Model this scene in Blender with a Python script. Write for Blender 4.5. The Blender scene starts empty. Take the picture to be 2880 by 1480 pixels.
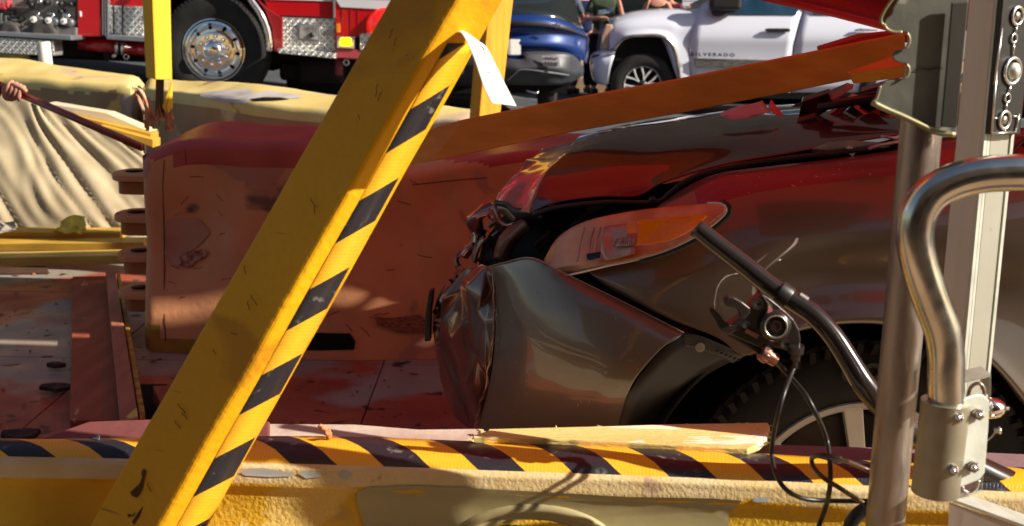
import bpy, bmesh, math, random
import numpy as np
from mathutils import Vector, Matrix, noise
random.seed(7)
S = bpy.context.scene; COL = S.collection
# ---------------------------------------------------------------- camera
PITCH, ROLL, F = math.radians(12.5), math.radians(1.05), 3320.0
CAM = Vector((0, 0, 1.6))
_d = Vector((0, math.cos(PITCH), -math.sin(PITCH))); _r0 = Vector((1, 0, 0)); _u0 = Vector((0, math.sin(PITCH), math.cos(PITCH)))
_r = _r0*math.cos(ROLL) + _u0*math.sin(ROLL); _u = _u0*math.cos(ROLL) - _r0*math.sin(ROLL)
cd = bpy.data.cameras.new('camera'); cam = bpy.data.objects.new('camera', cd); COL.objects.link(cam)
cd.sensor_width = 36; cd.lens = 36*F/2880; cd.clip_start = .05; cd.clip_end = 600
m = Matrix((_r, _u, -_d)).transposed().to_4x4(); m.translation = CAM; cam.matrix_world = m
cd.dof.use_dof = True; cd.dof.focus_distance = 2.2; cd.dof.aperture_fstop = 9.0
S.camera = cam
# ---------------------------------------------------------------- light
SUN = Vector((.84, -.22, .50)).normalized()      # towards the sun
w = bpy.data.worlds.new('World'); S.world = w; w.use_nodes = True; nt = w.node_tree
sky = nt.nodes.new('ShaderNodeTexSky'); sky.sky_type = 'NISHITA'; sky.sun_disc = False
sky.sun_elevation = math.asin(SUN.z); sky.sun_rotation = math.atan2(SUN.x, SUN.y)
sky.air_density = 1.2; sky.dust_density = 1.5
bg = nt.nodes['Background']; nt.links.new(sky.outputs[0], bg.inputs[0]); bg.inputs[1].default_value = .054
sl = bpy.data.lights.new('sun', 'SUN'); sl.energy = 5.0; sl.angle = math.radians(.55); sl.color = (1, .93, .82)
so = bpy.data.objects.new('sun', sl); COL.objects.link(so); so.rotation_euler = SUN.to_track_quat('Z', 'Y').to_euler()
so.location = (5, -3, 8)
S.view_settings.view_transform = 'Standard'; S.view_settings.look = 'None'; S.view_settings.gamma = 1
S.view_settings.exposure = 0.85; S.view_settings.use_curve_mapping = False

# ---------------------------------------------------------------- helpers
def ray(x, y): return _d + _r*((x-1440)/F) + _u*((740-y)/F)
ZO = [0]
def W(x, y, Y):
    Y += ZO[0]; v = ray(x, y); return CAM + v*(Y/v.y)
def WZ(x, y, z):
    v = ray(x, y); return CAM + v*((z-1.6)/v.z)
def root(o):
    while o.parent: o = o.parent
    return o
def tag(o, label=None, cat=None, group=None, kind=None):
    for k, v in (('label', label), ('category', cat), ('group', group), ('kind', kind)):
        if v: o[k] = v
    return o
def thing(name, loc, label, cat, group=None):
    o = bpy.data.objects.new(name, None); COL.objects.link(o); o.location = loc
    o.empty_display_size = .05
    return tag(o, label, cat, group)
def link(name, vs, fs, mt, parent=None, smooth=True, bevel=0, seg=2, uvs=None, solid=0, subsurf=0, autos=None):
    me = bpy.data.meshes.new(name)
    vs = [Vector(v) for v in vs]
    if parent: o0 = root(parent).location
    else:
        n = len(vs); o0 = Vector((sum(v.x for v in vs)/n, sum(v.y for v in vs)/n, min(v.z for v in vs)))
    me.from_pydata([v-o0 for v in vs], [], fs)
    if uvs:
        l = me.uv_layers.new(name='UVMap')
        for p in me.polygons:
            for li in p.loop_indices: l.data[li].uv = uvs[me.loops[li].vertex_index]
    mts = mt if isinstance(mt, (list, tuple)) else [mt]
    for q in mts: me.materials.append(q)
    if smooth:
        for p in me.polygons: p.use_smooth = True
        if autos: me.set_sharp_from_angle(angle=math.radians(autos))
    o = bpy.data.objects.new(name, me); COL.objects.link(o)
    if parent: o.parent = parent
    else: o.location = o0
    if solid:
        md = o.modifiers.new('solid', 'SOLIDIFY'); md.thickness = solid; md.offset = -1
    if bevel:
        md = o.modifiers.new('bevel', 'BEVEL'); md.width = bevel; md.segments = seg; md.limit_method = 'ANGLE'; md.angle_limit = math.radians(35)
    if subsurf:
        md = o.modifiers.new('sub', 'SUBSURF'); md.levels = md.render_levels = subsurf
    return o
def dup(o, off=(0, 0, 0), parent=None):
    c = o.copy(); COL.objects.link(c)
    if parent: c.parent = parent
    elif o.parent: c.parent = o.parent
    c.location = o.location + Vector(off)
    for ch in list(o.children):
        k = ch.copy(); COL.objects.link(k); k.parent = c
        for g in list(ch.children):
            q = g.copy(); COL.objects.link(q); q.parent = k
    return c
class MB:
    def __init__(s): s.v = []; s.f = []; s.uv = []
    def add(s, vs, fs):
        n = len(s.v); s.v += [Vector(v) for v in vs]; s.f += [tuple(i+n for i in f) for f in fs]; return s
    def hexa(s, a, b):                # a, b: two quads (4 points each), same winding
        s.add(list(a)+list(b), [(3, 2, 1, 0), (4, 5, 6, 7), (0, 1, 5, 4), (1, 2, 6, 5), (2, 3, 7, 6), (3, 0, 4, 7)]); return s
    def box(s, c, sz, R=None):
        c = Vector(c); q = [Vector((x*sz[0]/2, y*sz[1]/2, z*sz[2]/2)) for z in (-1, 1) for x, y in ((-1, -1), (1, -1), (1, 1), (-1, 1))]
        if R: q = [R @ p for p in q]
        q = [p+c for p in q]; return s.hexa(q[:4], q[4:])
    def prism(s, pts, off):
        pts = [Vector(p) for p in pts]; off = Vector(off); n = len(pts)
        s.add(pts+[p+off for p in pts], [tuple(range(n-1, -1, -1)), tuple(range(n, 2*n))]+[(i, (i+1) % n, n+(i+1) % n, n+i) for i in range(n)]); return s
    def tube(s, pts, r, n=10, cap=True):
        pts = [Vector(p) for p in pts]; k = len(pts); rs = r if isinstance(r, (list, tuple)) else [r]*k
        t = (pts[1]-pts[0]).normalized(); a = t.orthogonal().normalized(); vs = []
        for i, p in enumerate(pts):
            t = (pts[min(i+1, k-1)]-pts[max(i-1, 0)]).normalized(); a = (a-t*a.dot(t)).normalized(); b = t.cross(a)
            for j in range(n):
                th = 2*math.pi*j/n; vs.append(p+(a*math.cos(th)+b*math.sin(th))*rs[i])
        fs = [(i*n+j, i*n+(j+1) % n, (i+1)*n+(j+1) % n, (i+1)*n+j) for i in range(k-1) for j in range(n)]
        if cap: fs += [tuple(range(n-1, -1, -1)), tuple((k-1)*n+j for j in range(n))]
        s.add(vs, fs); return s
    def lathe(s, c, ax, prof, n=32, close=False):     # prof: (distance along axis, radius)
        c = Vector(c); ax = Vector(ax).normalized(); a = ax.orthogonal().normalized(); b = ax.cross(a); vs = []
        for h, r in prof:
            for j in range(n):
                th = 2*math.pi*j/n; vs.append(c+ax*h+(a*math.cos(th)+b*math.sin(th))*max(r, 1e-4))
        k = len(prof); K = k if close else k-1
        s.add(vs, [(i*n+j, i*n+(j+1) % n, ((i+1) % k)*n+(j+1) % n, ((i+1) % k)*n+j) for i in range(K) for j in range(n)]); return s
    def torus(s, c, ax, R, r, n=28, m_=8):
        return s.lathe(c, ax, [(r*math.sin(2*math.pi*i/m_), R+r*math.cos(2*math.pi*i/m_)) for i in range(m_)], n, True)
    def build(s, name, mt, parent=None, **k): return link(name, s.v, s.f, mt, parent, **k)
def crom(p, n):                        # Catmull-Rom through the points, n steps per span
    p = [Vector(q) for q in p]; out = []
    for i in range(len(p)-1):
        a = p[i-1] if i else p[0]*2-p[1]; b, c = p[i], p[i+1]; d = p[i+2] if i+2 < len(p) else p[-1]*2-p[-2]
        for j in range(n):
            t = j/n; out.append(.5*((2*b)+(c-a)*t+(2*a-5*b+4*c-d)*t*t+(3*b-a-3*c+d)*t**3))
    return out+[p[-1]]
def surf(rows, nu=6, nv=6, fn=None, wts=False):
    """rows of (x, y, depth) or world points -> dense world grid"""
    g = [[Vector(q) if wts else W(*q) for q in r] for r in rows]
    g = [crom(r, nu) for r in g]; g = [crom(c, nv) for c in zip(*g)]
    g = list(zip(*g)); R, C_ = len(g), len(g[0]); vs = []; uv = []
    for i, r in enumerate(g):
        for j, q in enumerate(r):
            uv.append((j/(C_-1), i/(R-1))); vs.append(fn(Vector(q), j/(C_-1), i/(R-1)) if fn else Vector(q))
    fs = [(i*C_+j, (i+1)*C_+j, (i+1)*C_+j+1, i*C_+j+1) for i in range(R-1) for j in range(C_-1)]
    return vs, fs, uv
def patch(name, rows, mt, parent=None, nu=6, nv=6, fn=None, solid=.003, wts=False, **k):
    vs, fs, uv = surf(rows, nu, nv, fn, wts)
    return link(name, vs, fs, mt, parent, uvs=uv, solid=solid, **k)
def crumple(name, rows, mt, parent, amp, seed, nu=2, nv=2, cr=.45, solid=.003, levels=3):
    """buckled sheet metal: coarse jittered grid, random hard creases, smoothed between them"""
    r = random.Random(seed); vs, fs, uv = surf(rows, nu, nv); C_ = (len(rows[0])-1)*nu+1; R = len(vs)//C_; out = []
    for k, q in enumerate(vs):
        i, j = divmod(k, C_); e = 0 if i in (0, R-1) or j in (0, C_-1) else 1
        out.append(q+Vector((r.uniform(-1, 1), r.uniform(-1, 1)*1.7, r.uniform(-1, 1)))*amp*e+Vector([r.uniform(-1, 1)*amp*.25 for _ in range(3)])*(1-e))
    ff = []
    for f in fs: ff += [(f[0], f[1], f[2]), (f[0], f[2], f[3])] if r.random() < .5 else [(f[0], f[1], f[3]), (f[1], f[2], f[3])]
    o = link(name, out, ff, mt, parent, solid=solid); at = o.data.attributes.new('crease_edge', 'FLOAT', 'EDGE')
    for a_ in at.data: a_.value = r.uniform(.55, .95) if r.random() < cr else 0
    md = o.modifiers.new('sub', 'SUBSURF'); md.levels = md.render_levels = levels; return o
def px(pts, Y): return [W(x, y, Y) for x, y in pts]
# ---------------------------------------------------------------- materials
MATS = {}
def mat(name, c1, c2=None, sc=5, rough=.5, metal=0, coat=0, bump=0, bsc=60, stretch=(1, 1, 1), spot=None, spsc=8, spth=.62, spot2=None, sp2sc=3, sp2th=.6,
        grain=0, rvar=0, emit=None, trans=0, alpha=1, ior=1.45, detail=6, lo=.35, hi=.65, crough=.04, scratch=0):
    if name in MATS: return MATS[name]
    M = bpy.data.materials.new(name); M.use_nodes = True; N = M.node_tree.nodes; L = M.node_tree.links
    b = N['Principled BSDF']; tc = N.new('ShaderNodeTexCoord'); mp = N.new('ShaderNodeMapping'); mp.inputs['Scale'].default_value = stretch
    L.new(tc.outputs['Object'], mp.inputs[0])
    def noi(scale, det=detail, dist=0):
        n = N.new('ShaderNodeTexNoise'); n.inputs['Scale'].default_value = scale; n.inputs['Detail'].default_value = det; n.inputs['Distortion'].default_value = dist
        L.new(mp.outputs[0], n.inputs['Vector']); return n.outputs['Fac']
    def rng(src, a, b_, x=0, y=1):
        n = N.new('ShaderNodeMapRange'); L.new(src, n.inputs[0]); n.inputs[1].default_value = a; n.inputs[2].default_value = b_; n.inputs[3].default_value = x; n.inputs[4].default_value = y; return n.outputs[0]
    def mix(f, a, c):
        n = N.new('ShaderNodeMix'); n.data_type = 'RGBA'; L.new(f, n.inputs[0])
        for i, q in ((6, a), (7, c)):
            if isinstance(q, tuple): n.inputs[i].default_value = (*q, 1)
            else: L.new(q, n.inputs[i])
        return n.outputs[2]
    c1 = tuple(c1); c2 = tuple(c2) if c2 else c1
    col = mix(rng(noi(sc), lo, hi), c1, c2)
    if grain:
        wv = N.new('ShaderNodeTexWave'); wv.inputs['Scale'].default_value = grain; wv.inputs['Distortion'].default_value = 6; wv.inputs['Detail'].default_value = 3
        L.new(mp.outputs[0], wv.inputs['Vector']); col = mix(rng(wv.outputs['Fac'], .0, 1, .0, .45), col, tuple(x*.62 for x in c1))
    if spot2: col = mix(rng(noi(sp2sc, 8, .6), sp2th, sp2th+.06), col, tuple(spot2))
    if spot: col = mix(rng(noi(spsc, 8, .4), spth, spth+.03), col, tuple(spot))
    if scratch:
        m2 = N.new('ShaderNodeMapping'); m2.inputs['Scale'].default_value = (3, 3, 60); m2.inputs['Rotation'].default_value = (.3, .5, 0); L.new(tc.outputs['Object'], m2.inputs[0])
        n = N.new('ShaderNodeTexNoise'); n.inputs['Scale'].default_value = 2.5; n.inputs['Detail'].default_value = 3; L.new(m2.outputs[0], n.inputs['Vector'])
        col = mix(rng(n.outputs['Fac'], .68, .72, 0, scratch), col, (.06, .045, .03))
    L.new(col, b.inputs['Base Color'])
    b.inputs['Roughness'].default_value = rough; b.inputs['Metallic'].default_value = metal; b.inputs['Coat Weight'].default_value = coat
    b.inputs['Coat Roughness'].default_value = crough; b.inputs['IOR'].default_value = ior
    if rvar: L.new(rng(noi(sc*3), .3, .7, max(rough-rvar, .02), min(rough+rvar, 1)), b.inputs['Roughness'])
    if rough >= .5 and metal == 0 and not coat: b.inputs['Specular IOR Level'].default_value = .2
    if trans: b.inputs['Transmission Weight'].default_value = trans
    if emit: b.inputs['Emission Color'].default_value = (*emit[:3], 1); b.inputs['Emission Strength'].default_value = emit[3]
    if alpha < 1: b.inputs['Alpha'].default_value = alpha
    if bump:
        bn = N.new('ShaderNodeBump'); bn.inputs['Strength'].default_value = min(bump, 1); bn.inputs['Distance'].default_value = .003*max(1, bump)
        L.new(noi(bsc, 5), bn.inputs['Height']); L.new(bn.outputs[0], b.inputs['Normal'])
    MATS[name] = M; return M
def tape_mat(name, period, slant, ya=(.95, .47, .005), bk=(.022, .02, .026), duty=.5, rough=.35):
    """printed hazard tape: u runs along the tape in metres, v across it"""
    M = bpy.data.materials.new(name); M.use_nodes = True; N = M.node_tree.nodes; L = M.node_tree.links; b = N['Principled BSDF']
    tc = N.new('ShaderNodeTexCoord'); sx = N.new('ShaderNodeSeparateXYZ'); L.new(tc.outputs['UV'], sx.inputs[0])
    def math_(op, a, c=None):
        n = N.new('ShaderNodeMath'); n.operation = op
        for i, q in enumerate((a, c)):
            if q is None: continue
            if isinstance(q, (int, float)): n.inputs[i].default_value = q
            else: L.new(q, n.inputs[i])
        return n.outputs[0]
    t = math_('ADD', sx.outputs[0], math_('MULTIPLY', sx.outputs[1], slant)); fr = math_('FRACT', math_('DIVIDE', t, period)); st = math_('GREATER_THAN', fr, duty)
    # woven reflective grid inside the yellow
    cx = N.new('ShaderNodeTexChecker'); mp = N.new('ShaderNodeMapping'); mp.inputs['Scale'].default_value = (420, 14, 1); L.new(tc.outputs['UV'], mp.inputs[0]); L.new(mp.outputs[0], cx.inputs[0]); cx.inputs['Scale'].default_value = 1
    no = N.new('ShaderNodeTexNoise'); no.inputs['Scale'].default_value = 60; no.inputs['Detail'].default_value = 8; L.new(tc.outputs['Object'], no.inputs['Vector'])
    def mix(f, a, c, k=None):
        n = N.new('ShaderNodeMix'); n.data_type = 'RGBA'
        if isinstance(f, (int, float)): n.inputs[0].default_value = f
        else: L.new(f, n.inputs[0])
        for i, q in ((6, a), (7, c)):
            if isinstance(q, tuple): n.inputs[i].default_value = (*q, 1)
            else: L.new(q, n.inputs[i])
        return n.outputs[2]
    yel = mix(math_('MULTIPLY', cx.outputs['Fac'], .3), ya, (ya[0]*.85, ya[1]*.6, .005))
    wr = N.new('ShaderNodeMapRange'); L.new(no.outputs['Fac'], wr.inputs[0]); wr.inputs[1].default_value = .62; wr.inputs[2].default_value = .72
    blk = mix(wr.outputs[0], bk, (.16, .15, .14)); no2 = N.new('ShaderNodeTexNoise'); no2.inputs['Scale'].default_value = 9; no2.inputs['Detail'].default_value = 4; L.new(tc.outputs['Object'], no2.inputs['Vector'])
    yel = mix(math_('MULTIPLY', no2.outputs['Fac'], .35), yel, (.75, .5, .12))
    L.new(mix(st, yel, blk), b.inputs['Base Color']); b.inputs['Roughness'].default_value = rough
    bn = N.new('ShaderNodeBump'); bn.inputs['Strength'].default_value = .35; bn.inputs['Distance'].default_value = .002
    L.new(math_('ADD', no.outputs['Fac'], math_('MULTIPLY', cx.outputs['Fac'], .3)), bn.inputs['Height']); L.new(bn.outputs[0], b.inputs['Normal'])
    return M
def plate_mat(name, sc=38, base=(.55, .54, .5)):
    """diamond tread plate: crossed raised lozenges, fine relief"""
    M = bpy.data.materials.new(name); M.use_nodes = True; N = M.node_tree.nodes; L = M.node_tree.links; b = N['Principled BSDF']
    tc = N.new('ShaderNodeTexCoord'); hs = []
    for ang in (45, -45):
        mp = N.new('ShaderNodeMapping'); mp.inputs['Rotation'].default_value = (0, math.radians(ang), 0); L.new(tc.outputs['Object'], mp.inputs[0])
        m3 = N.new('ShaderNodeMapping'); m3.inputs['Scale'].default_value = (sc, 0, sc*.5); L.new(mp.outputs[0], m3.inputs[0])
        v = N.new('ShaderNodeTexVoronoi'); v.inputs['Randomness'].default_value = 0; v.inputs['Scale'].default_value = 1; L.new(m3.outputs[0], v.inputs['Vector'])
        r = N.new('ShaderNodeMapRange'); L.new(v.outputs['Distance'], r.inputs[0]); r.inputs[1].default_value = .2; r.inputs[2].default_value = .38; r.inputs[3].default_value = 1; r.inputs[4].default_value = 0; hs.append(r.outputs[0])
    mx = N.new('ShaderNodeMath'); mx.operation = 'MAXIMUM'; L.new(hs[0], mx.inputs[0]); L.new(hs[1], mx.inputs[1])
    n = N.new('ShaderNodeMix'); n.data_type = 'RGBA'; L.new(mx.outputs[0], n.inputs[0]); n.inputs[6].default_value = (*(x*.55 for x in base), 1); n.inputs[7].default_value = (.9, .88, .82, 1)
    L.new(n.outputs[2], b.inputs['Base Color']); b.inputs['Metallic'].default_value = .75; b.inputs['Roughness'].default_value = .38
    bn = N.new('ShaderNodeBump'); bn.inputs['Distance'].default_value = .004; bn.inputs['Strength'].default_value = 1; L.new(mx.outputs[0], bn.inputs['Height']); L.new(bn.outputs[0], b.inputs['Normal'])
    return M
m_yel = mat('yellow painted timber', (.78, .40, .010), (.66, .30, .008), 3, .5, bump=.5, bsc=90, spot2=(.54, .24, .010), sp2sc=6, sp2th=.55, spot=(.16, .07, .02), spsc=22, spth=.715, scratch=.6)
m_yelgrain = mat('yellow stained pine', (.78, .43, .045), (.62, .31, .03), 3, .55, bump=.6, bsc=60, stretch=(8, 8, .8), grain=1.2)
m_yelshell = mat('yellow rotomoulded plastic', (.74, .45, .04), (.60, .33, .02), 9, .6, bump=.7, bsc=170, spot=(.76, .52, .14), spsc=5, spth=.6, spot2=(.42, .28, .12), sp2sc=2.4, sp2th=.62)
m_cream = mat('worn cream plastic rim', (.68, .53, .29), (.62, .44, .18), 14, .6, bump=.5, bsc=190, spot=(.45, .3, .18), spsc=20, spth=.7)
m_patch = mat('scraped grey plastic', (.40, .33, .15), (.34, .29, .15), 6, .38, bump=.15, bsc=40, spot=(.6, .5, .25), spsc=3, spth=.6)
m_red_b = mat('red lit barrier plastic', (.74, .34, .16), (.60, .26, .12), 3, .5, bump=.5, bsc=40, spot=(.48, .22, .15), spsc=3.2, spth=.6, spot2=(.20, .10, .07), sp2sc=4, sp2th=.62)  # yellow plastic with the canopy's red light put into the colour
m_redtop = mat('red lit barrier top', (.50, .085, .06), (.38, .06, .045), 6, .42, bump=.6, bsc=30)  # top of the same barrier, red light in its colour too
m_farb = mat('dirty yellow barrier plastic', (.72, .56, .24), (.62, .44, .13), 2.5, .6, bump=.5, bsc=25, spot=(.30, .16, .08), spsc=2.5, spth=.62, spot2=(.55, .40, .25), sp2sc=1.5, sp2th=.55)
m_orange = mat('red lit yellow board', (.74, .31, .04), (.62, .23, .03), 3, .5, bump=.5, bsc=60, stretch=(1, 6, 12), grain=1.0)  # yellow painted wood with red canopy light mixed into the colour
m_redwood = mat('red stained timber', (.42, .10, .05), (.30, .06, .035), 3, .55, bump=.5, bsc=60, stretch=(4, 1, 8), grain=.8, spot=(.5, .3, .2), spsc=4, spth=.64)
m_deck = mat('worn red deck paint', (.44, .09, .045), (.28, .05, .03), 2.2, .42, bump=.6, bsc=14, spot=(.03, .015, .01), spsc=12, spth=.64, spot2=(.30, .25, .2), sp2sc=.9, sp2th=.5, rvar=.15)
m_gold = mat('ochre painted board', (.62, .36, .05), (.5, .27, .04), 3, .55, bump=.4, bsc=50, stretch=(1, 6, 6), grain=.8)
m_raw = mat('raw splintered wood', (.62, .30, .14), (.40, .16, .07), 20, .8, bump=1, bsc=60)
m_canvas = mat('beige canvas', (.46, .37, .23), (.38, .30, .18), 6, .95, bump=.35, bsc=350)
m_asph = mat('asphalt', (.075, .08, .09), (.055, .058, .065), 1.5, .85, bump=.6, bsc=60, spot=(.12, .12, .12), spsc=.8, spth=.58)
m_walk = mat('warm bounce paving', (.42, .27, .16), (.34, .22, .13), 2, .85, bump=.4, bsc=50)  # warm hue invented so the paving bounces orange light upwards
m_galv = mat('galvanised steel', (.44, .38, .33), (.27, .22, .19), 14, .40, .9, bump=.2, bsc=60, rvar=.1, stretch=(2.2, 2.2, .5), spot=(.22, .17, .13), spsc=14, spth=.62)
m_galvd = mat('dull grey zinc plate', (.17, .17, .14), (.11, .11, .09), 9, .55, .35, bump=.35, bsc=30, spot=(.33, .33, .27), spsc=14, spth=.62)
m_galvl = mat('bright zinc plate', (.60, .61, .53), (.44, .45, .38), 22, .5, .35, bump=.25, bsc=50)
m_alu = mat('aluminium post', (.62, .55, .48), (.52, .46, .40), 5, .5, .5, bump=.15, bsc=80, stretch=(1, 1, .1), spot=(.25, .2, .16), spsc=30, spth=.72)
m_chrome = mat('chrome', (.9, .9, .9), None, 5, .06, 1)
m_silver = mat('cast silver', (.75, .75, .70), (.6, .6, .56), 10, .3, 1)
m_black = mat('black plastic', (.014, .013, .013), (.02, .018, .017), 5, .4, bump=.1)
m_blackgl = mat('gloss black tube', (.022, .017, .015), None, 5, .22, coat=.6)
m_rub = mat('tyre rubber', (.018, .017, .016), (.028, .026, .024), 6, .75, bump=.3, bsc=80)
m_dark = mat('dark void plastic', (.006, .005, .005), None, 5, .7)
m_car = mat('taupe metallic car paint', (.19, .155, .112), (.17, .135, .095), 3, .40, .6, coat=1, crough=.03, spot=(.4, .34, .26), spsc=160, spth=.76)
m_carr = mat('taupe car paint tinted red', (.085, .014, .014), (.07, .010, .011), 3, .35, .7, coat=1, crough=.03)  # taupe paint with the red canopy reflection put into its colour
m_cardust = mat('dusty car paint tinted red', (.24, .035, .045), (.20, .03, .04), 3, .5, .35, coat=.6, crough=.2, spot=(.5, .3, .3), spsc=90, spth=.66)  # dusty taupe wing top, canopy red painted in
m_fred = mat('fire engine red paint', (.50, .006, .010), (.46, .005, .008), 1, .25, coat=1)
m_white = mat('white truck paint', (.62, .63, .70), (.60, .61, .68), 1, .3, coat=1)
m_blue = mat('blue car paint', (.004, .032, .18), (.003, .028, .15), 1, .38, .3, coat=1)
m_glass = mat('tinted glass', (.02, .05, .08), None, 1, .05, 0, coat=1)
m_plate = plate_mat('diamond tread plate'); m_alum = mat('brushed aluminium', (.42, .43, .45), (.34, .35, .37), 6, .4, .8, stretch=(1, 1, 8))
m_paper = mat('white tape backing', (.86, .86, .82), (.84, .84, .79), 6, .6)
m_skin = mat('skin', (.56, .27, .19), (.50, .22, .15), 20, .5, bump=.2, bsc=80)
m_canopy = None
# ================================================================ setting
def sm(a, b, x):
    t = min(max((x-a)/(b-a), 0), 1); return t*t*(3-2*t)
def gz(x, y):
    return sm(6.6, 11, y)*(min(max((1.9-x)*.085, -.1), 1.0)+.07)*(1-sm(30, 60, abs(x)+0*y))
def street():
    xs = [-300, -120, -60, -40]+[x*.5 for x in range(-60, 61)]+[40, 60, 120, 300]
    ys = [-300, -100, -40, -15, -5, 0, 2, 4, 6]+[6.5+i*.25 for i in range(24)]+[13, 15, 17, 19, 21, 24, 28, 40, 80, 300]
    vs = [(x, y, gz(x, y)) for y in ys for x in xs]; n = len(xs)
    fs = [(i*n+j, i*n+j+1, (i+1)*n+j+1, (i+1)*n+j) for i in range(len(ys)-1) for j in range(n-1)]
    tag(link('street', vs, fs, m_asph), kind='structure')
street()
b = MB()
for i in range(12):                      # near pavement in slabs
    for j in range(3): b.box((-9+i*1.5+.75, -2.9+j*1.45, .075), (1.488, 1.438, .15))
tag(b.build('pavement', m_walk, smooth=False, bevel=.008), kind='structure')
# parklet deck: plywood sheets laid side by side
deck = tag(MB().box((.6, 4.15, .09), (6.6, 5.7, .16)).build('deck', m_dark, smooth=False), kind='structure')
for i in range(6):
    for j in range(6):
        x0 = -2.7+i*1.1+(.3 if j % 2 else 0)*0; y0 = 1.30+j*1.05
        p = MB().box((x0+.55, y0+.525, .186), (1.096, 1.048, .024), Matrix.Rotation(random.uniform(-.004, .004), 3, 'X'))
        p.build('deck_sheet', mat('pale bounce plywood', (.52, .42, .28), (.42, .33, .21), 3, .8) if j == 0 else m_deck, deck, smooth=False, bevel=.003)  # unseen first row made pale to bounce sun into the bumper
# kerb across the street and shopfront wall beyond it
cz = .28
tag(MB().box((6, 24.5, cz-.05), (50, 9, .3)).build('far_pavement', m_walk, smooth=False, bevel=.02), kind='structure')
m_stucco = mat('grey stucco', (.045, .042, .04), (.035, .033, .03), 2, .9, bump=.3, bsc=30)
m_shop = mat('dark shop glass', (.012, .016, .018), None, 2, .08, coat=1)
m_frame = mat('green grey shop frame', (.10, .17, .16), None, 5, .5)
bl = thing('shop_building', (4, 29.2, .3), 'grey shopfront with dark glass and pale slatted panels behind the onlookers', 'building')
MB().box((4, 30.3, 11.3), (90, 2, 22)).build('wall', m_stucco, bl, smooth=False)
MB().box((4, 29.2, .75), (40, .16, .7)).build('plinth', mat('pale band', (.32, .3, .27)), bl, smooth=False, bevel=.01)
for i in range(16):
    x = -15.4+i*2.5
    wn = MB().box((x, 29.24, 2.1), (2.2, .1, 1.9)).build('window', m_shop, bl, smooth=False)
    MB().box((x-1.14, 29.2, 2.1), (.08, .16, 2.1)).build('frame', m_frame, wn, smooth=False)
for i in range(5):                       # pale slatted panel seen above the pickup bonnet
    c = W(1943, -20+i*16, 28.9); MB().box(c, (.42, .05, .115)).build('slat', mat('pale blue siding', (.55, .60, .66)), bl, smooth=False, bevel=.01)
# building on the near side, behind the camera (what the car paint reflects)
nb = thing('near_building', (1, -6, .15), 'tan restaurant front standing behind the camera on the near pavement', 'building')
m_tan = mat('tan plaster', (.42, .33, .23), (.36, .28, .2), 1, .9)
MB().box((1, -4.6, 3.6), (16, 2.4, 6.9)).build('wall', m_tan, nb, smooth=False)
for i in range(6):
    wn = MB().box((-5.4+i*2.5, -3.42, 1.7), (1.9, .1, 2.2)).build('window', m_shop, nb, smooth=False)
    MB().box((-5.4+i*2.5, -3.38, 2.85), (2.1, .16, .1)).build('frame', mat('cream frame', (.7, .66, .55)), wn, smooth=False, bevel=.01)
# ---- red canopy over the deck: sun comes through it red
M = bpy.data.materials.new('red canopy fabric'); M.use_nodes = True; N = M.node_tree.nodes; L = M.node_tree.links
N.remove(N['Principled BSDF']); o_ = N['Material Output']
tr = N.new('ShaderNodeBsdfTranslucent'); df = N.new('ShaderNodeBsdfDiffuse'); gl = N.new('ShaderNodeBsdfGlossy'); gl.inputs['Roughness'].default_value = .25
tr.inputs[0].default_value = (.60, .035, .02, 1); df.inputs[0].default_value = (.55, .02, .02, 1); gl.inputs[0].default_value = (.8, .5, .5, 1)
a = N.new('ShaderNodeMixShader'); a.inputs[0].default_value = .5; L.new(df.outputs[0], a.inputs[1]); L.new(tr.outputs[0], a.inputs[2])
c = N.new('ShaderNodeMixShader'); c.inputs[0].default_value = .06; L.new(a.outputs[0], c.inputs[1]); L.new(gl.outputs[0], c.inputs[2]); L.new(c.outputs[0], o_.inputs[0]); m_canopy = M
can = thing('canopy', (1.2, 4, 2.4), 'red fabric canopy over the deck with its torn edge hanging in at the top right', 'canopy')
def cz_(x, y): return 2.42+.10*math.cos((x-1)*1.1)+.05*math.sin(y*2.3)
for k, (x0, x1) in enumerate(((-.6, 1.1), (1.095, 2.8), (2.795, 4.5), (4.495, 6.2))):
    for y0, y1 in ((1.6, 3.60), (3.65, 4.75)):
        rows = [[(x0+(x1-x0)*i/5, y0+(y1-y0)*j/4, cz_(x0+(x1-x0)*i/5, y0+(y1-y0)*j/4)) for i in range(6)] for j in range(5)]
        patch('fabric_panel', rows, m_canopy, can, 3, 3, wts=True, solid=0)
for y in (1.6, 3.625, 4.75): MB().tube([(-.62, y, 2.40), (6.2, y, 2.40)], .022).build('canopy_pole', m_alu, can)
for x in (-.6, 1.1, 2.8, 4.5, 6.22): MB().tube([(x, 1.6, 2.44), (x, 4.75, 2.44)], .018).build('canopy_pole', m_alu, can)
for x, y in ((6.22, 1.6), (6.22, 4.75)): MB().tube([(x, y, .2), (x, y, 2.4)], .025).build('canopy_pole', m_alu, can)
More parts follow.
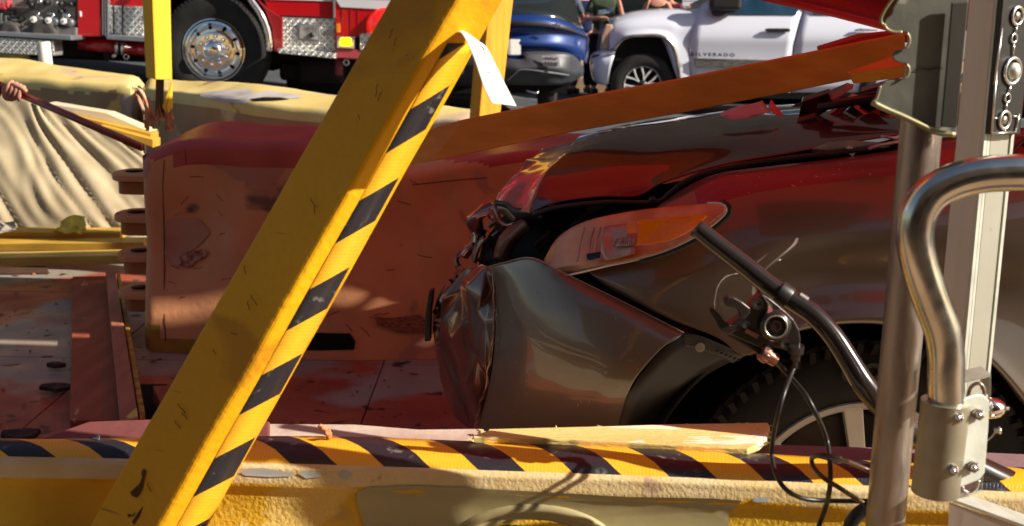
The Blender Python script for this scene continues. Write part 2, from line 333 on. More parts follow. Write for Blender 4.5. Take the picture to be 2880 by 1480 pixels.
# hanging torn edge
patch('hanging_edge', [[(2090, -330, 2.3), (2300, -300, 2.3), (2560, -260, 2.25), (2800, -240, 2.2)],
                       [(2120, -120, 2.15), (2320, -100, 2.12), (2540, -60, 2.1), (2760, -40, 2.05)],
                       [(2150, -5, 2.0), (2330, 30, 1.98), (2500, 74, 1.96), (2700, 110, 1.93)]], mat('deep red vinyl edge', (.22, .008, .012), (.17, .006, .01), 3, .35), can, solid=.001)
MB().tube([W(2130, -12, 1.99), W(2330, 34, 1.975), W(2500, 78, 1.955), W(2700, 114, 1.925)], .006).build('hem', mat('red hem', (.5, .01, .015), None, 5, .4), can)
MB().hexa([W(2300, 8, 2.06), W(2540, 60, 2.03), W(2540, -70, 2.03), W(2330, -60, 2.06)], [W(2300, 8, 2.09), W(2540, 60, 2.06), W(2540, -70, 2.06), W(2330, -60, 2.09)]).build('batten', m_redwood, can, smooth=False, bevel=.003)

# ================================================================ barriers
def ring(fl, ff, bk, r, n=5):
    """closed rounded section: list of (a 0..1 across from front to back, height 0..1 with 1=top)"""
def barrier(name, st, zb, mt, label, nS=40, rt=.07, flare=.07, amp=.012, sc=2.2, topm=None, group=None, capr=.08, dents=(), botm=None):
    """st: stations (front-top point, back-top point) in world space"""
    A = crom([Vector(s[0]) for s in st], nS); B = crom([Vector(s[1]) for s in st], nS); n = len(A); vs = []
    tot = (A[-1]-A[0]).length; K = None
    for i in range(n):
        f, bk = A[i], B[i]; wv = bk-f; wv2 = Vector((wv.x, wv.y, 0)); T = wv2.length; wn = wv2.normalized(); zt = f.z; zt2 = bk.z
        s = (A[i]-A[0]).length; e = min(s, tot-s); sh = 0
        if e < capr: sh = capr*(1-math.sqrt(max(0, 1-(1-e/capr)**2)))*.9
        pts = []
        def add(aa, z): pts.append(f+wn*aa*1.0+Vector((0, 0, z-f.z)))
        H = zt-zb
        for t in range(0, 15):                      # front face going up
            q = t/14; add(-flare*(1-q)**2+sh, zb+sh+(H-rt-2*sh*0)*q)
        for t in range(1, 7):
            th = math.pi/2*t/6; add(rt-rt*math.cos(th)+sh*(1-t/12), zt-rt+rt*math.sin(th)-sh*.6*t/6)
        for t in range(1, 7): add(rt+(T-2*rt)*t/7, zt+(zt2-zt)*t/7-sh*.6)
        for t in range(0, 6):
            th = math.pi/2*t/5; add(T-rt+rt*math.sin(th)-sh*t/6, zt2-rt+rt*math.cos(th)-sh*.6*(1-t/6))
        for t in range(1, 7):
            q = 1-t/6; add(T+flare*(1-q)**2-sh, zb+sh+(zt2-zb-rt)*q)
        K = len(pts)
        for p in pts:
            d = noise.noise(p*sc)*amp+noise.noise(p*sc*3.7)*amp*.35
            for (c, R, dep) in dents:
                q = (p-c).length/R
                if q < 1: d -= dep*(1-q*q)**2
            vs.append(p-wn*d+Vector((0, 0, d*.6 if p.z > zt-.1 else 0)))
    fs = [(i*K+j, i*K+(j+1) % K, (i+1)*K+(j+1) % K, (i+1)*K+j) for i in range(n-1) for j in range(K)]
    fs += [tuple(range(K)), tuple((n-1)*K+j for j in range(K-1, -1, -1))]
    ms = [mt]+([topm] if topm else [])+([botm] if botm else [])
    o = link('shell', vs, fs, ms, None, autos=50)
    c0 = (A[n//2]+B[n//2])/2
    t = thing(name, (c0.x, c0.y, zb), label, 'barrier', group)
    o.location = o.location-t.location; o.parent = t
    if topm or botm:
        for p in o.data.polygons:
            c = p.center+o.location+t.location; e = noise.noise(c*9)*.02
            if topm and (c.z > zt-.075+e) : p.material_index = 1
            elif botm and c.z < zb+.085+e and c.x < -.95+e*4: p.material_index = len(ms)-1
    return t
Vz = Vector
# middle yellow barrier, red canopy light put into its colour; dented, with hinge lugs
def FB(x, y, Yf, T=.45, dz=0):
    f = W(x, y, Yf); return (f, f+Vector((.03, T, dz)))
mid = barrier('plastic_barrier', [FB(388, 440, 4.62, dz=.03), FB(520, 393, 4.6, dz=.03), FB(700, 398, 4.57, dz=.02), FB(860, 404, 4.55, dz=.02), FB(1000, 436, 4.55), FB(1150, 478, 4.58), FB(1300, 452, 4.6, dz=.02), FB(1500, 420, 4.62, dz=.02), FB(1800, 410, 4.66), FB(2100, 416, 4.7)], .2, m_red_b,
    'dented yellow plastic barrier painted red for canopy light with hinge lugs standing across the deck', topm=m_redtop, botm=mat('yellow barrier foot', (.45, .27, .04), (.3, .16, .03), 9, .6), nS=12, amp=.012, sc=1.6, capr=.05, rt=.045,  # foot stays yellow where the red light misses it
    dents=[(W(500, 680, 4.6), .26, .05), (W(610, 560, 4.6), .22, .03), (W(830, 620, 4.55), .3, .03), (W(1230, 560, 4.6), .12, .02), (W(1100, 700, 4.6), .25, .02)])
mid2 = mid
# scuff patch and tear on the middle barrier
def decal(name, pts, Y, mt, parent, thick=.004, y2=None):
    MB().prism([W(x, y, Y) for x, y in pts], (0, thick, 0)).build(name, mt, parent, smooth=False)
m_scuff = mat('scuffed bare plastic', (.52, .27, .17), (.44, .2, .13), 8, .5, bump=.4, bsc=30)
def onface(pts, Y0, mt, name, parent, off=.006):
    """irregular thin flake lying on the barrier face (follows the shell by ray casting)"""
    bpy.context.view_layer.update(); sh = [c for c in parent.children if c.name.startswith('shell')][0]
    mw = sh.matrix_world; inv = mw.inverted(); vs = []
    c = (sum(p[0] for p in pts)/len(pts), sum(p[1] for p in pts)/len(pts)); n = len(pts)
    P_ = []
    for k in range(1, 5):
        for (x, y) in pts: P_.append((c[0]+(x-c[0])*k/4, c[1]+(y-c[1])*k/4))
    for (x, y) in [c]+P_:
        o0 = inv @ CAM; d = (inv.to_3x3() @ ray(x, y)).normalized(); ok, hit, nn, _ = sh.ray_cast(o0, d)
        p = mw @ hit if ok else W(x, y, Y0)
        q = 0 if not ok else off; vs.append(p-ray(x, y).normalized()*q)
    fs = [(0, 1+i, 1+(i+1) % n) for i in range(n)]+[(1+k*n+i, 1+(k+1)*n+i, 1+(k+1)*n+(i+1) % n, 1+k*n+(i+1) % n) for k in range(3) for i in range(n)]
    link(name, vs, fs, mt, parent, autos=40)
onface([(462, 628), (478, 618), (520, 612), (560, 618), (580, 640), (590, 655), (570, 680), (545, 702), (520, 712), (508, 742), (498, 752), (480, 742), (462, 715), (466, 680)], 4.6, m_scuff, 'scuff_patch', mid)
onface([(505, 722), (520, 712), (545, 708), (572, 700), (585, 712), (570, 728), (548, 735), (535, 752), (512, 750)], 4.6, mat('torn plastic hole', (.10, .03, .02), (.55, .25, .16), 40, .6, bump=1, bsc=60), 'tear', mid, .012)
onface([(1056, 890), (1100, 895), (1180, 885), (1200, 905), (1195, 940), (1120, 935), (1060, 915)], 4.6, mat('scratched fibres', (.16, .06, .03), (.4, .16, .08), 60, .8, bump=1, bsc=120, stretch=(1, 1, 4)), 'scratch_patch', mid2, .008)
# foot of the barriers and fork slot
onface([(806, 938), (890, 936), (984, 938), (1000, 960), (996, 984), (900, 986), (806, 984)], 4.6, m_dark, 'fork_slot', mid, .004)
def seamline(pts, r, mt, name, par):
    bpy.context.view_layer.update(); sh = [c for c in par.children if c.name.startswith('shell')][0]; inv = sh.matrix_world.inverted(); q = []
    for x, y in pts:
        ok, hit, nn, _ = sh.ray_cast(inv @ CAM, (inv.to_3x3() @ ray(x, y)).normalized())
        if ok: q.append(sh.matrix_world @ hit)
    if len(q) > 1: MB().tube(q, r, 5).build(name, mt, par)
m_scr = mat('dark scratch', (.10, .04, .025), (.18, .08, .05), 40, .8)
rq_ = random.Random(11)
for k in range(46):
    x = rq_.uniform(460, 1190); y = rq_.uniform(470, 930); a_ = rq_.gauss(.1, .5); L_ = rq_.uniform(6, 46)
    if 560 < x < 640 and k % 2: continue
    seamline([(x+t*L_*math.cos(a_)+rq_.uniform(-2, 2), y+t*L_*math.sin(a_)+rq_.uniform(-2, 2)) for t in (0, .33, .66, 1)], rq_.uniform(.0008, .002), m_scr, 'scratch', mid)
seamline([(462, 450), (458, 520), (460, 600), (462, 700), (462, 800), (463, 900), (466, 960)], .0025, m_scr, 'mould_seam', mid)
seamline([(520, 420), (522, 440), (523, 460)], .002, m_scr, 'mould_seam', mid)
seamline([(1160, 520), (1230, 512), (1300, 505), (1370, 500)], .002, m_scr, 'mould_seam', mid)
lg = None
for i, (x, y) in enumerate(((372, 506), (378, 620), (386, 728), (388, 832))):
    c = W(x, y, 4.85); q = MB()
    out = [(.075*math.cos(th)*1.0, .11*math.sin(th)) for th in [math.pi/2+math.pi*k/12 for k in range(13)]]
    out = [(.22, .11)]+out+[(.22, -.11)]
    top = [c+Vector((a_, b_, .035+.012*0)) for a_, b_ in out]
    if lg is None:
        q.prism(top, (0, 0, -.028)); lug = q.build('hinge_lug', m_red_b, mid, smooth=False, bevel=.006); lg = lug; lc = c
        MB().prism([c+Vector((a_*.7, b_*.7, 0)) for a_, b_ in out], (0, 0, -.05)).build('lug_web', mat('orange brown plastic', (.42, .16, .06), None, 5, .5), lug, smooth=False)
        MB().lathe(c+Vector((.01, 0, .036)), (0, 0, 1), [(0, .001), (0, .034), (.003, .036), (.003, .001)], 20).build('pin_hole', m_dark, lug)
    else: dup(lg, c-lc)
# far barriers
m_fars = mat('shaded grimy barrier side', (.42, .27, .13), (.30, .17, .09), 2.5, .6, bump=.5, bsc=20, spot=(.62, .42, .12), spsc=2.2, spth=.6, spot2=(.48, .38, .3), sp2sc=1.8, sp2th=.56)  # browner than the tops: grime plus shade put into the colour
def FBZ(p, q, yf=None):
    f = WZ(p[0], p[1], .98); return (f, W(q[0], q[1], f.y+.62))
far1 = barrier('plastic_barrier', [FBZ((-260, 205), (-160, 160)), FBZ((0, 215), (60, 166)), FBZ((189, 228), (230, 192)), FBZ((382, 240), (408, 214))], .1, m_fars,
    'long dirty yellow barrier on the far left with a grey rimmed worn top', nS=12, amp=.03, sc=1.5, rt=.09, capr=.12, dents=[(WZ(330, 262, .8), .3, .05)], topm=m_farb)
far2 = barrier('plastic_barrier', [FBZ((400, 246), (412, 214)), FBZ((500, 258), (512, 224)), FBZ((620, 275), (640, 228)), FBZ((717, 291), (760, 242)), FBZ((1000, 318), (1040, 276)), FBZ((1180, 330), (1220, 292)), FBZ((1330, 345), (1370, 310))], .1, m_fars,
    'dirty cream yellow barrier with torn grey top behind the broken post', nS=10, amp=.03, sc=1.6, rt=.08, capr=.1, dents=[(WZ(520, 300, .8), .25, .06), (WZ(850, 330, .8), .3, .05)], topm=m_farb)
onface([(560, 262), (640, 252), (700, 250), (760, 255), (850, 268), (845, 276), (760, 280), (700, 284), (690, 292), (620, 286), (565, 272)], 6.6, mat('torn grey film', (.55, .50, .46), (.42, .37, .33), 8, .5, bump=.6, bsc=20), 'torn_film', far2, .012)
onface([(700, 279), (740, 273), (790, 274), (815, 279), (770, 283), (715, 284)], 6.6, m_dark, 'tear', far2, .02)
tag(MB().lathe(WZ(30, 172, .85), (0, 0, 1), [(0, .2), (.08, .2), (.12, .15), (.13, 0)], 20).build('barrier_cap', mat('pale yellow plastic', (.8, .7, .3), None, 4, .5)), 'pale yellow rounded cap peeking over the far left barrier', 'cap')
# ---- near barrier (yellow, hazard tape along its top edge)
def nbp(x, v, z=1.0): return WZ(x, v, z)
xs = [-500, 0, 400, 900, 1400, 1800, 2200, 2440, 2900, 3400]
fr_v = {-500: 1262, 0: 1277, 400: 1284, 900: 1300, 1400: 1318, 1800: 1331, 2200: 1348, 2440: 1360, 2900: 1380, 3400: 1402}
bk_v = {-500: 1222, 0: 1237, 400: 1234, 900: 1230, 1400: 1246, 1800: 1258, 2200: 1282, 2440: 1298, 2900: 1318, 3400: 1340}
near = thing('plastic_barrier', (0, 1.6, .15), 'yellow plastic barrier in front with black and yellow hazard tape along its top', 'barrier')
def profile_shell():
    cols = []
    for x in xs:
        f = nbp(x, fr_v[x]); bkp = nbp(x, bk_v[x]); n = (f-bkp); n.z = 0; n.normalize()
        c = [bkp-n*.002+Vector((0, 0, -.05)), bkp-n*.004+Vector((0, 0, -.03)), bkp-n*.004+Vector((0, 0, -.014)), bkp+Vector((0, 0, -.004)), bkp+(f-bkp)*.5+Vector((0, 0, .0)), f+Vector((0, 0, -.006)), f+n*.006+Vector((0, 0, -.018)),
             f+n*.007+Vector((0, 0, -.034)), f+n*.001+Vector((0, 0, -.046)), f+n*.001+Vector((0, 0, -.08)), f+n*.014+Vector((0, 0, -.125)), f+n*.034+Vector((0, 0, -.22)), f+n*.06+Vector((0, 0, -.45)), f+n*.16+Vector((0, 0, -.85))]
        cols.append(c)
    cols = [[c[0]+Vector((0, 0, -.8))]+crom(c, 4) for c in cols]; rows = list(zip(*cols)); rows = [crom(r, 14) for r in rows]
    R, C_ = len(rows), len(rows[0]); vs = []
    for i, r in enumerate(rows):
        for j, q in enumerate(r):
            d = noise.noise(q*4)*.003*(1 if i > 22 else .4); vs.append(Vector(q)+Vector((0, -d, d*.4)))
    fs = [(i*C_+j, (i+1)*C_+j, (i+1)*C_+j+1, i*C_+j+1) for i in range(R-1) for j in range(C_-1)]
    o = link('shell', vs, fs, [m_yelshell, m_cream], near, autos=60)
    for p in o.data.polygons:
        i = p.index//(C_-1); c = p.center+near.location
        if i <= 27+round(noise.noise(Vector((c.x*14, 0, 3)))*1.4): p.material_index = 1
    o['kindnote'] = ''; del o['kindnote']
    return rows
nrows = profile_shell()
# hazard tape lying over the rounded top edge
tm = tape_mat('hazard tape on barrier', .125, .75)
def tape_strip():
    A = crom([nbp(x, bk_v[x]) for x in xs], 16); B = crom([nbp(x, fr_v[x]) for x in xs], 16); vs = []; uv = []; s = 0
    for i in range(len(A)):
        if i: s += (B[i]-B[i-1]).length
        n = B[i]-A[i]; wd = n.length; n.normalize()
        for k, (a_, z) in enumerate(((0, .0), (.25, .0045), (.5, .006), (.72, .0045), (.88, .0), (.98, -.009), (1.03, -.020))):
            vs.append(A[i]+n*wd*a_+Vector((0, 0, z+.0015+noise.noise(A[i]*20+Vector((k, 0, 0)))*.0006))); uv.append((s, -(a_+.0)*.085 - (0 if a_ < .9 else (a_-.9)*.12)))
    fs = [(i*7+k, i*7+k+1, (i+1)*7+k+1, (i+1)*7+k) for i in range(len(A)-1) for k in range(6)]
    link('hazard_tape', vs, fs, tm, near, uvs=uv, solid=.0008)
tape_strip()
def nface(x, v, off=.004):
    """point on the near barrier's front face"""
    bpy.context.view_layer.update(); sh = [c for c in near.children if c.name.startswith('shell')][0]
    inv = sh.matrix_world.inverted(); ok, hit, nn, _ = sh.ray_cast(inv @ CAM, (inv.to_3x3() @ ray(x, v)).normalized())
    return (sh.matrix_world @ hit)-ray(x, v).normalized()*off
onface([(1005, 1384), (1030, 1372), (1090, 1370), (1150, 1366), (1300, 1372), (1450, 1380), (1600, 1388), (1760, 1398), (1900, 1400), (2000, 1402), (2085, 1408), (2070, 1430), (2050, 1440), (2050, 1500), (2100, 1600), (1900, 1720), (1450, 1760), (1100, 1700), (1040, 1560), (1030, 1490), (1015, 1450), (1002, 1410)],
       1.5, m_patch, 'scraped_panel', near, .002)
onface([(676, 1330), (700, 1318), (740, 1316), (790, 1326), (828, 1330), (820, 1340), (760, 1342), (690, 1338)], 1.5, mat('bare bluish plastic', (.42, .44, .44), None, 4, .3), 'bare_spot', near, .0015)
onface([(838, 1332), (860, 1324), (905, 1332), (900, 1342), (860, 1346)], 1.5, MATS['bare bluish plastic'], 'bare_spot', near, .0015)
onface([(948, 1334), (965, 1322), (985, 1328), (990, 1338), (975, 1346), (958, 1344)], 1.5, MATS['bare bluish plastic'], 'bare_spot', near, .0015)
onface([(2115, 1408), (2130, 1398), (2165, 1400), (2160, 1412), (2130, 1414)], 1.5, MATS['bare bluish plastic'], 'bare_spot', near, .0015)
# moulded ring round the filler hole
MB().tube([nface(1497+235*math.cos(t*math.pi/24), 1560-131*math.sin(t*math.pi/24), .0) for t in range(49)], .0075, 10).build('filler_ring', m_patch, near)
onface([(1497+190*math.cos(t*math.pi/12), 1560-98*math.sin(t*math.pi/12)) for t in range(24)], 1.5, m_yelshell, 'filler_disc', near, .003)
onface([(1445+85*math.cos(t*math.pi/12), 1526-49*math.sin(t*math.pi/12)) for t in range(24)], 1.5, m_dark, 'filler_hole', near, .005)
# torn flap of clear tape
patch('tape_flap', [[(225, 1236, 1.55), (258, 1230, 1.53), (280, 1221, 1.52)], [(240, 1250, 1.545), (262, 1252, 1.52), (278, 1240, 1.515)], [(256, 1266, 1.53), (262, 1268, 1.525), (268, 1262, 1.52)]],
      mat('clear film', (.6, .5, .45), None, 3, .2, trans=.6), near, 3, 3, solid=.0006)
# ================================================================ timber
def beam4(name, a, b, wv, hv, mt, label, cat='timber', group=None, bevel=.004, ragged=False, parent=None):
    """square beam: corner edge a->b, cross-section vectors wv, hv"""
    a, b, wv, hv = map(Vector, (a, b, wv, hv)); n = 14; vs = []
    for i in range(n+1):
        p = a.lerp(b, i/n)
        for q in (Vector(), wv, wv+hv, hv):
            vs.append(p+q+Vector([noise.noise((p+q)*7+Vector((k*9, 0, 0)))*.0012 for k in range(3)]))
    fs = [(i*4+j, i*4+(j+1) % 4, (i+1)*4+(j+1) % 4, (i+1)*4+j) for i in range(n) for j in range(4)]+[(3, 2, 1, 0), (n*4, n*4+1, n*4+2, n*4+3)]
    o = link(name, vs, fs, mt, parent, smooth=False, bevel=bevel)
    if not parent: tag(o, label, cat, group)
    return o
# diagonal post in front (ridge towards the camera)
R0, R1 = W(451, 1480, 1.35), W(1286, 0, 1.35)
L0, L1 = W(248, 1480, 1.40), W(1091, 0, 1.405)
S0, S1 = W(590, 1480, 1.405), W(1419, 0, 1.405)
ex0, ex1 = R0+(R0-R1)*.35, R1+(R1-R0)*.5
post = thing('timber_post', ex0, 'yellow diagonal timber post in the foreground with hazard tape down one face', 'post')
n = 60; vs = []
def pe(A, B, t): return A+(B-A)*t
for i in range(n+1):
    t = -.35+1.85*i/n
    for (A, B) in ((R0, R1), (S0, S1), None, (L0, L1)) if False else [(R0, R1), (S0, S1), (S0+L0-R0, S1+L1-R1), (L0, L1)]:
        p = pe(A, B, t); vs.append(p+Vector([noise.noise(p*9+Vector((k*9, 0, 0)))*.0012 for k in range(3)]))
fs = [(i*4+j, (i+1)*4+j, (i+1)*4+(j+1) % 4, i*4+(j+1) % 4) for i in range(n) for j in range(4)]+[(0, 1, 2, 3), (n*4+3, n*4+2, n*4+1, n*4)]
link('beam', vs, fs, m_yel, post, smooth=False, bevel=.006, seg=3)
fn = (S0-R0).cross(R1-R0).normalized(); fn = fn if fn.y < 0 else -fn      # right face normal
ln = (L0-R0).cross(R1-R0).normalized(); ln = ln if ln.y < 0 else -ln
# tape on the right face: between fractions across the face
def tape_pts(t, q): 
    A = pe(R0, R1, t); B = pe(S0, S1, t); return A.lerp(B, q)+fn*.0012
Ln = (R1-R0).length; PER = 247/1480*Ln; tm2 = tape_mat('hazard tape on post', PER, -.0426*Ln/.06, duty=.52)
vs = []; uv = []; T0, T1 = -.3, .925
for i in range(61):
    t = T0+(T1-T0)*i/60; lft = .315-.02*t; rgt = .90-.08*max(0, t-.3)/.7
    for k in range(3):
        q = lft+(rgt-lft)*k/2; vs.append(tape_pts(t, q)); uv.append((t*Ln+.52*PER-.0622*Ln+PER*4, .06*k/2))
link('hazard_tape', vs, [(i*3+k, i*3+k+1, (i+1)*3+k+1, (i+1)*3+k) for i in range(60) for k in range(2)], tm2, post, uvs=uv, solid=.0006)
# peeled end of the tape: curls off the post, pale backing towards us
rows = [[(1258, 102, 1.385), (1290, 92, 1.382), (1322, 118, 1.385)],
        [(1288, 90, 1.365), (1306, 88, 1.366), (1340, 118, 1.375)],
        [(1306, 104, 1.335), (1334, 112, 1.34), (1364, 128, 1.355)],
        [(1334, 165, 1.315), (1360, 157, 1.325), (1384, 162, 1.34)],
        [(1360, 240, 1.30), (1390, 233, 1.312), (1418, 232, 1.33)],
        [(1384, 290, 1.29), (1418, 293, 1.302), (1452, 298, 1.32)]]
patch('peeled_tape', rows, [m_paper], post, 5, 6, solid=.0007)
for x, y, a_ in ((1356, 132, .6), (1361, 140, .7), (1363, 150, .5), (1376, 205, .3)): 
    c = W(x, y, 1.308); MB().box(c, (.0045, .0006, .0014), Matrix.Rotation(a_, 3, 'Y')).build('ink_mark', m_dark, post, smooth=False)
# staples, nicks and nail holes on the left face
def lf(x, y, off=.0008):
    v = ray(x, y); t = (R0-CAM).dot(ln)/v.dot(ln); return CAM+v*t+ln*off
axd = (R1-R0).normalized(); lw = (L0-R0).normalized(); lw = (lw-axd*lw.dot(axd)).normalized(); up_ = (L1-L0).normalized()
m_rust = mat('rusty dark metal', (.05, .02, .01), (.12, .05, .02), 30, .6)
stp = None
for x, y, a_, s in ((1100, 96, .2, 1), (1112, 118, .3, .8), (1060, 255, .5, 1.2), (1068, 272, .2, .9), (1150, 160, 1.4, .5), (880, 570, 1.2, 1), (886, 590, .4, .8), (715, 845, 1.3, 1.3), (700, 860, .9, .9), (512, 1150, 1.5, 1.4), (520, 1170, 1.5, 1), (690, 760, .8, .9), (604, 990, 1.2, .7), (500, 1195, 1.45, 1.1), (420, 1370, 1.1, 1.0), (1010, 330, .9, .5), (660, 940, 1.9, .8)):
    c = lf(x, y); d = axd*math.cos(a_)+lw*math.sin(a_); q = d.cross(ln).normalized(); L_ = .006*s
    cr = crom([c-d*L_, c-d*L_*.3+ln*.0012+q*.0012, c+d*L_*.4+ln*.001, c+d*L_+q*.001], 3); MB().tube(cr, .0005, 5).build('staple', m_rust, post)
m_gouge = mat('gouged bare wood', (.13, .06, .025), (.06, .025, .01), 40, .8, bump=1, bsc=90)
for pts in ([(395, 1390), (402, 1372), (408, 1345), (403, 1335), (395, 1358), (378, 1375), (366, 1385), (372, 1395), (385, 1400)], [(402, 1425), (398, 1440), (392, 1455), (378, 1475), (372, 1468), (385, 1448)], [(360, 1445), (372, 1450), (382, 1440), (376, 1452), (360, 1455)], [(398, 1330), (404, 1318), (412, 1326), (408, 1342), (400, 1340)]):
    MB().prism([lf(x, y, .0007) for x, y in pts], ln*-.0005).build('gouge', m_gouge, post, smooth=False)
# ---- broken upright on the left
ZO[0] = .62
m_yl = mat('yellow painted upright', (.80, .52, .04), (.74, .45, .03), 3, .5, bump=.4, bsc=60, stretch=(4, 4, .6), spot=(.3, .15, .03), spsc=14, spth=.7)
up = thing('timber_post', W(430, 330, 5.3), 'broken yellow upright post on the left with a splintered foot', 'post')
def upbeam(tl, tm_, tr, bl_, bm, br, Yc, mt, parent, name='beam', dl=.06, dr=.06):
    """corner-on post: left, ridge and right silhouette pixels at the top and foot"""
    T = [W(*tm_, Yc), W(*tr, Yc+dr), None, W(*tl, Yc+dl)]; T[2] = T[1]+T[3]-T[0]
    B = [W(*bm, Yc), W(*br, Yc+dr), None, W(*bl_, Yc+dl)]; B[2] = B[1]+B[3]-B[0]
    ext = [t+(t-b)*.9 for t, b in zip(T, B)]
    return MB().hexa(B, ext).build(name, mt, parent, smooth=False, bevel=.005), T, B
upbeam((399, 0), (428, 0), (480, 0), (410, 218), (437, 224), (485, 226), 5.3, m_yl, up)
# lower yellow slab of the foot, raw wood behind
MB().hexa([W(456, 300, 5.34), W(468, 322, 5.34), W(485, 306, 5.36), W(485, 224, 5.36)], [W(456, 300, 5.42), W(468, 322, 5.42), W(485, 306, 5.44), W(485, 224, 5.44)]).build('split_face', m_yl, up, smooth=False, bevel=.003)
MB().hexa([W(436, 330, 5.37), W(460, 330, 5.35), W(462, 222, 5.35), W(438, 222, 5.37)], [W(436, 330, 5.45), W(460, 330, 5.45), W(462, 222, 5.45), W(438, 222, 5.45)]).build('core', mat('weathered core wood', (.16, .10, .05), (.1, .06, .03), 10, .8, stretch=(6, 6, .5), bump=.5), up, smooth=False, bevel=.003)
rs = random.Random(3)
for i in range(34):
    x = rs.uniform(405, 485); y0 = rs.uniform(325, 372); l_ = rs.uniform(18, 62); le = rs.uniform(-14, 10); w_ = rs.uniform(5, 12); Yq = 5.3+rs.uniform(-.06, .1)
    a0 = W(x, y0, Yq); a1 = W(x+w_, y0+2, Yq); tip = W(x+le+(440-x)*.15, y0-l_, Yq+rs.uniform(-.03, .03))
    MB().add([a0, a1, tip, (a0+a1)/2+Vector((0, .02, 0))], [(0, 1, 2), (1, 3, 2), (3, 0, 2), (0, 3, 1)]).build('splinter', m_raw, up, smooth=False)
for a_, b_, c_ in (((378, 246), (400, 262), (421, 318)), ((384, 262), (392, 280), (412, 330)), ((378, 250), (394, 290), (406, 322))):
    p = crom([W(*a_, 5.25), W(*b_, 5.25), W(*c_, 5.27)], 5); k = len(p)
    MB().tube(p, [.002+.009*math.sin(math.pi*i/(k-1)) for i in range(k)], 5).build('splinter', mat('fresh pale splinter', (.72, .45, .28), (.5, .2, .12), 25, .7), up)
ZO[0] = 0
# ---- upright behind the diagonal
up2 = thing('timber_post', W(1360, 340, 5.4), 'yellow wood grained upright behind the peeled hazard tape', 'post')
upbeam((1345, 0), (1376, 0), (1444, 0), (1319, 336), (1347, 332), (1408, 322), 5.4, m_yelgrain, up2, dl=.10, dr=.07)
# ---- yellow board over the bonnet, coloured orange for the red canopy light
ob = thing('timber_board', W(1800, 330, 2.9), 'long yellow board coloured orange for canopy light slanting across the crashed car bonnet', 'board')
def strip(name, T, Bm, Y0, Y1, th, mt, parent):
    """board face between two pixel polylines with depth running Y0..Y1"""
    n = len(T); f = []; vs = []
    for i in range(n):
        y = Y0+(Y1-Y0)*i/(n-1)
        for (q, dy) in ((T, 0), (Bm, -.012), (Bm, th), (T, th)): vs.append(W(*q[i], y)+Vector((0, dy, 0)))
    fs = [(i*4+j, i*4+(j+1) % 4, (i+1)*4+(j+1) % 4, (i+1)*4+j) for i in range(n-1) for j in range(4)]+[(3, 2, 1, 0), (4*n-4, 4*n-3, 4*n-2, 4*n-1)]
    return link(name, vs, fs, mt, parent, smooth=False, bevel=.003)
strip('plank', [(1120, 392), (1300, 340), (1600, 280), (1900, 226), (2200, 165), (2545, 95)], [(1120, 466), (1220, 452), (1600, 372), (1900, 320), (2200, 262), (2545, 192)], 3.3, 2.7, .038, m_orange, ob)
ob2 = tag(strip('timber_board', [(2322, 134), (2440, 98), (2560, 86)], [(2328, 160), (2440, 132), (2560, 118)], 2.86, 2.8, .09, mat('deep red board', (.5, .04, .02), (.35, .03, .015), 8, .5, grain=1, stretch=(2, 2, 8), bump=.5), None),
          'short dark red board end above the orange board by the bracket', 'board')
ob3 = tag(MB().hexa([W(2386, 205, 2.5), W(2400, 236, 2.5), W(2565, 216, 2.44), W(2562, 183, 2.44)], [W(2384, 202, 2.58), W(2398, 232, 2.58), W(2563, 145, 2.6), W(2560, 140, 2.6)]).build('timber_board', m_orange, None, smooth=False, bevel=.003),
          'short orange block end below the orange board by the bracket', 'board')
# ---- stacked boards on the left floor
def floorboard(T, Y0, Y1, th, mt, label, zsh=0):
    a = [W(T[0][0], T[0][1], Y0), W(T[1][0], T[1][1], Y1)]
    c = [Vector((0, .10, 0)), Vector((0, .10, 0))]
    q = [a[0], a[1], a[1]+Vector((0, .14, 0)), a[0]+Vector((0, .14, 0))]
    return tag(MB().hexa([p-Vector((0, 0, th)) for p in q], q).build('timber_board', mt, None, smooth=False, bevel=.003), label, 'board')
floorboard(((-300, 652), (338, 654)), 6.15, 6.05, .04, m_gold, 'ochre board on top of the stack below the beige canvas')
floorboard(((-300, 688), (405, 682)), 5.98, 5.9, .042, m_gold, 'ochre board in the middle of the stack below the canvas')
floorboard(((-300, 732), (420, 716)), 5.6, 5.55, .045, mat('lighter ochre board', (.72, .45, .1), (.6, .36, .07), 3, .55, grain=.8, stretch=(1, 6, 6), bump=.4), 'lighter ochre board lowest in the stack beside the hinge lugs')
# planks lying on the deck
def flat(name, quad, z, th, mt, label, cat='plank', bev=.003):
    q = [WZ(x, y, z) for x, y in quad]; return tag(MB().hexa([p-Vector((0, 0, th)) for p in q], q).build(name, mt, None, smooth=False, bevel=bev), label, cat)
flat('deck_plank', [(204, 778), (300, 776), (336, 1182), (196, 1182)], .24, .036, m_redwood, 'wide red stained plank lying on the deck with a pale scuff')
flat('timber_rail', [(297, 764), (325, 764), (390, 1180), (338, 1184)], .30, .09, mat('pinkish rail wood', (.46, .17, .1), (.36, .12, .07), 3, .6, bump=.5, stretch=(6, 1, 6), spot=(.7, .55, .12), spsc=3, spth=.64), 'narrow pinkish rail on edge beside the wide red plank', 'rail')
flat('timber_rail', [(328, 770), (338, 770), (408, 1160), (392, 1170)], .285, .08, mat('flaked yellow rail', (.62, .42, .06), (.3, .14, .05), 9, .6, bump=.5, stretch=(3, 3, 3)), 'thin rail with flaked yellow paint next to the pinkish rail', 'rail')
flat('deck_opening', [(392, 1080), (470, 1080), (480, 1190), (408, 1190)], .206, .004, m_dark, 'dark gap in the deck beside the yellow flaked rail', 'gap')
flat('wood_block', [(430, 1085), (530, 1082), (500, 1170), (470, 1176)], .27, .06, m_redwood, 'dark red block beside the deck gap', 'block')
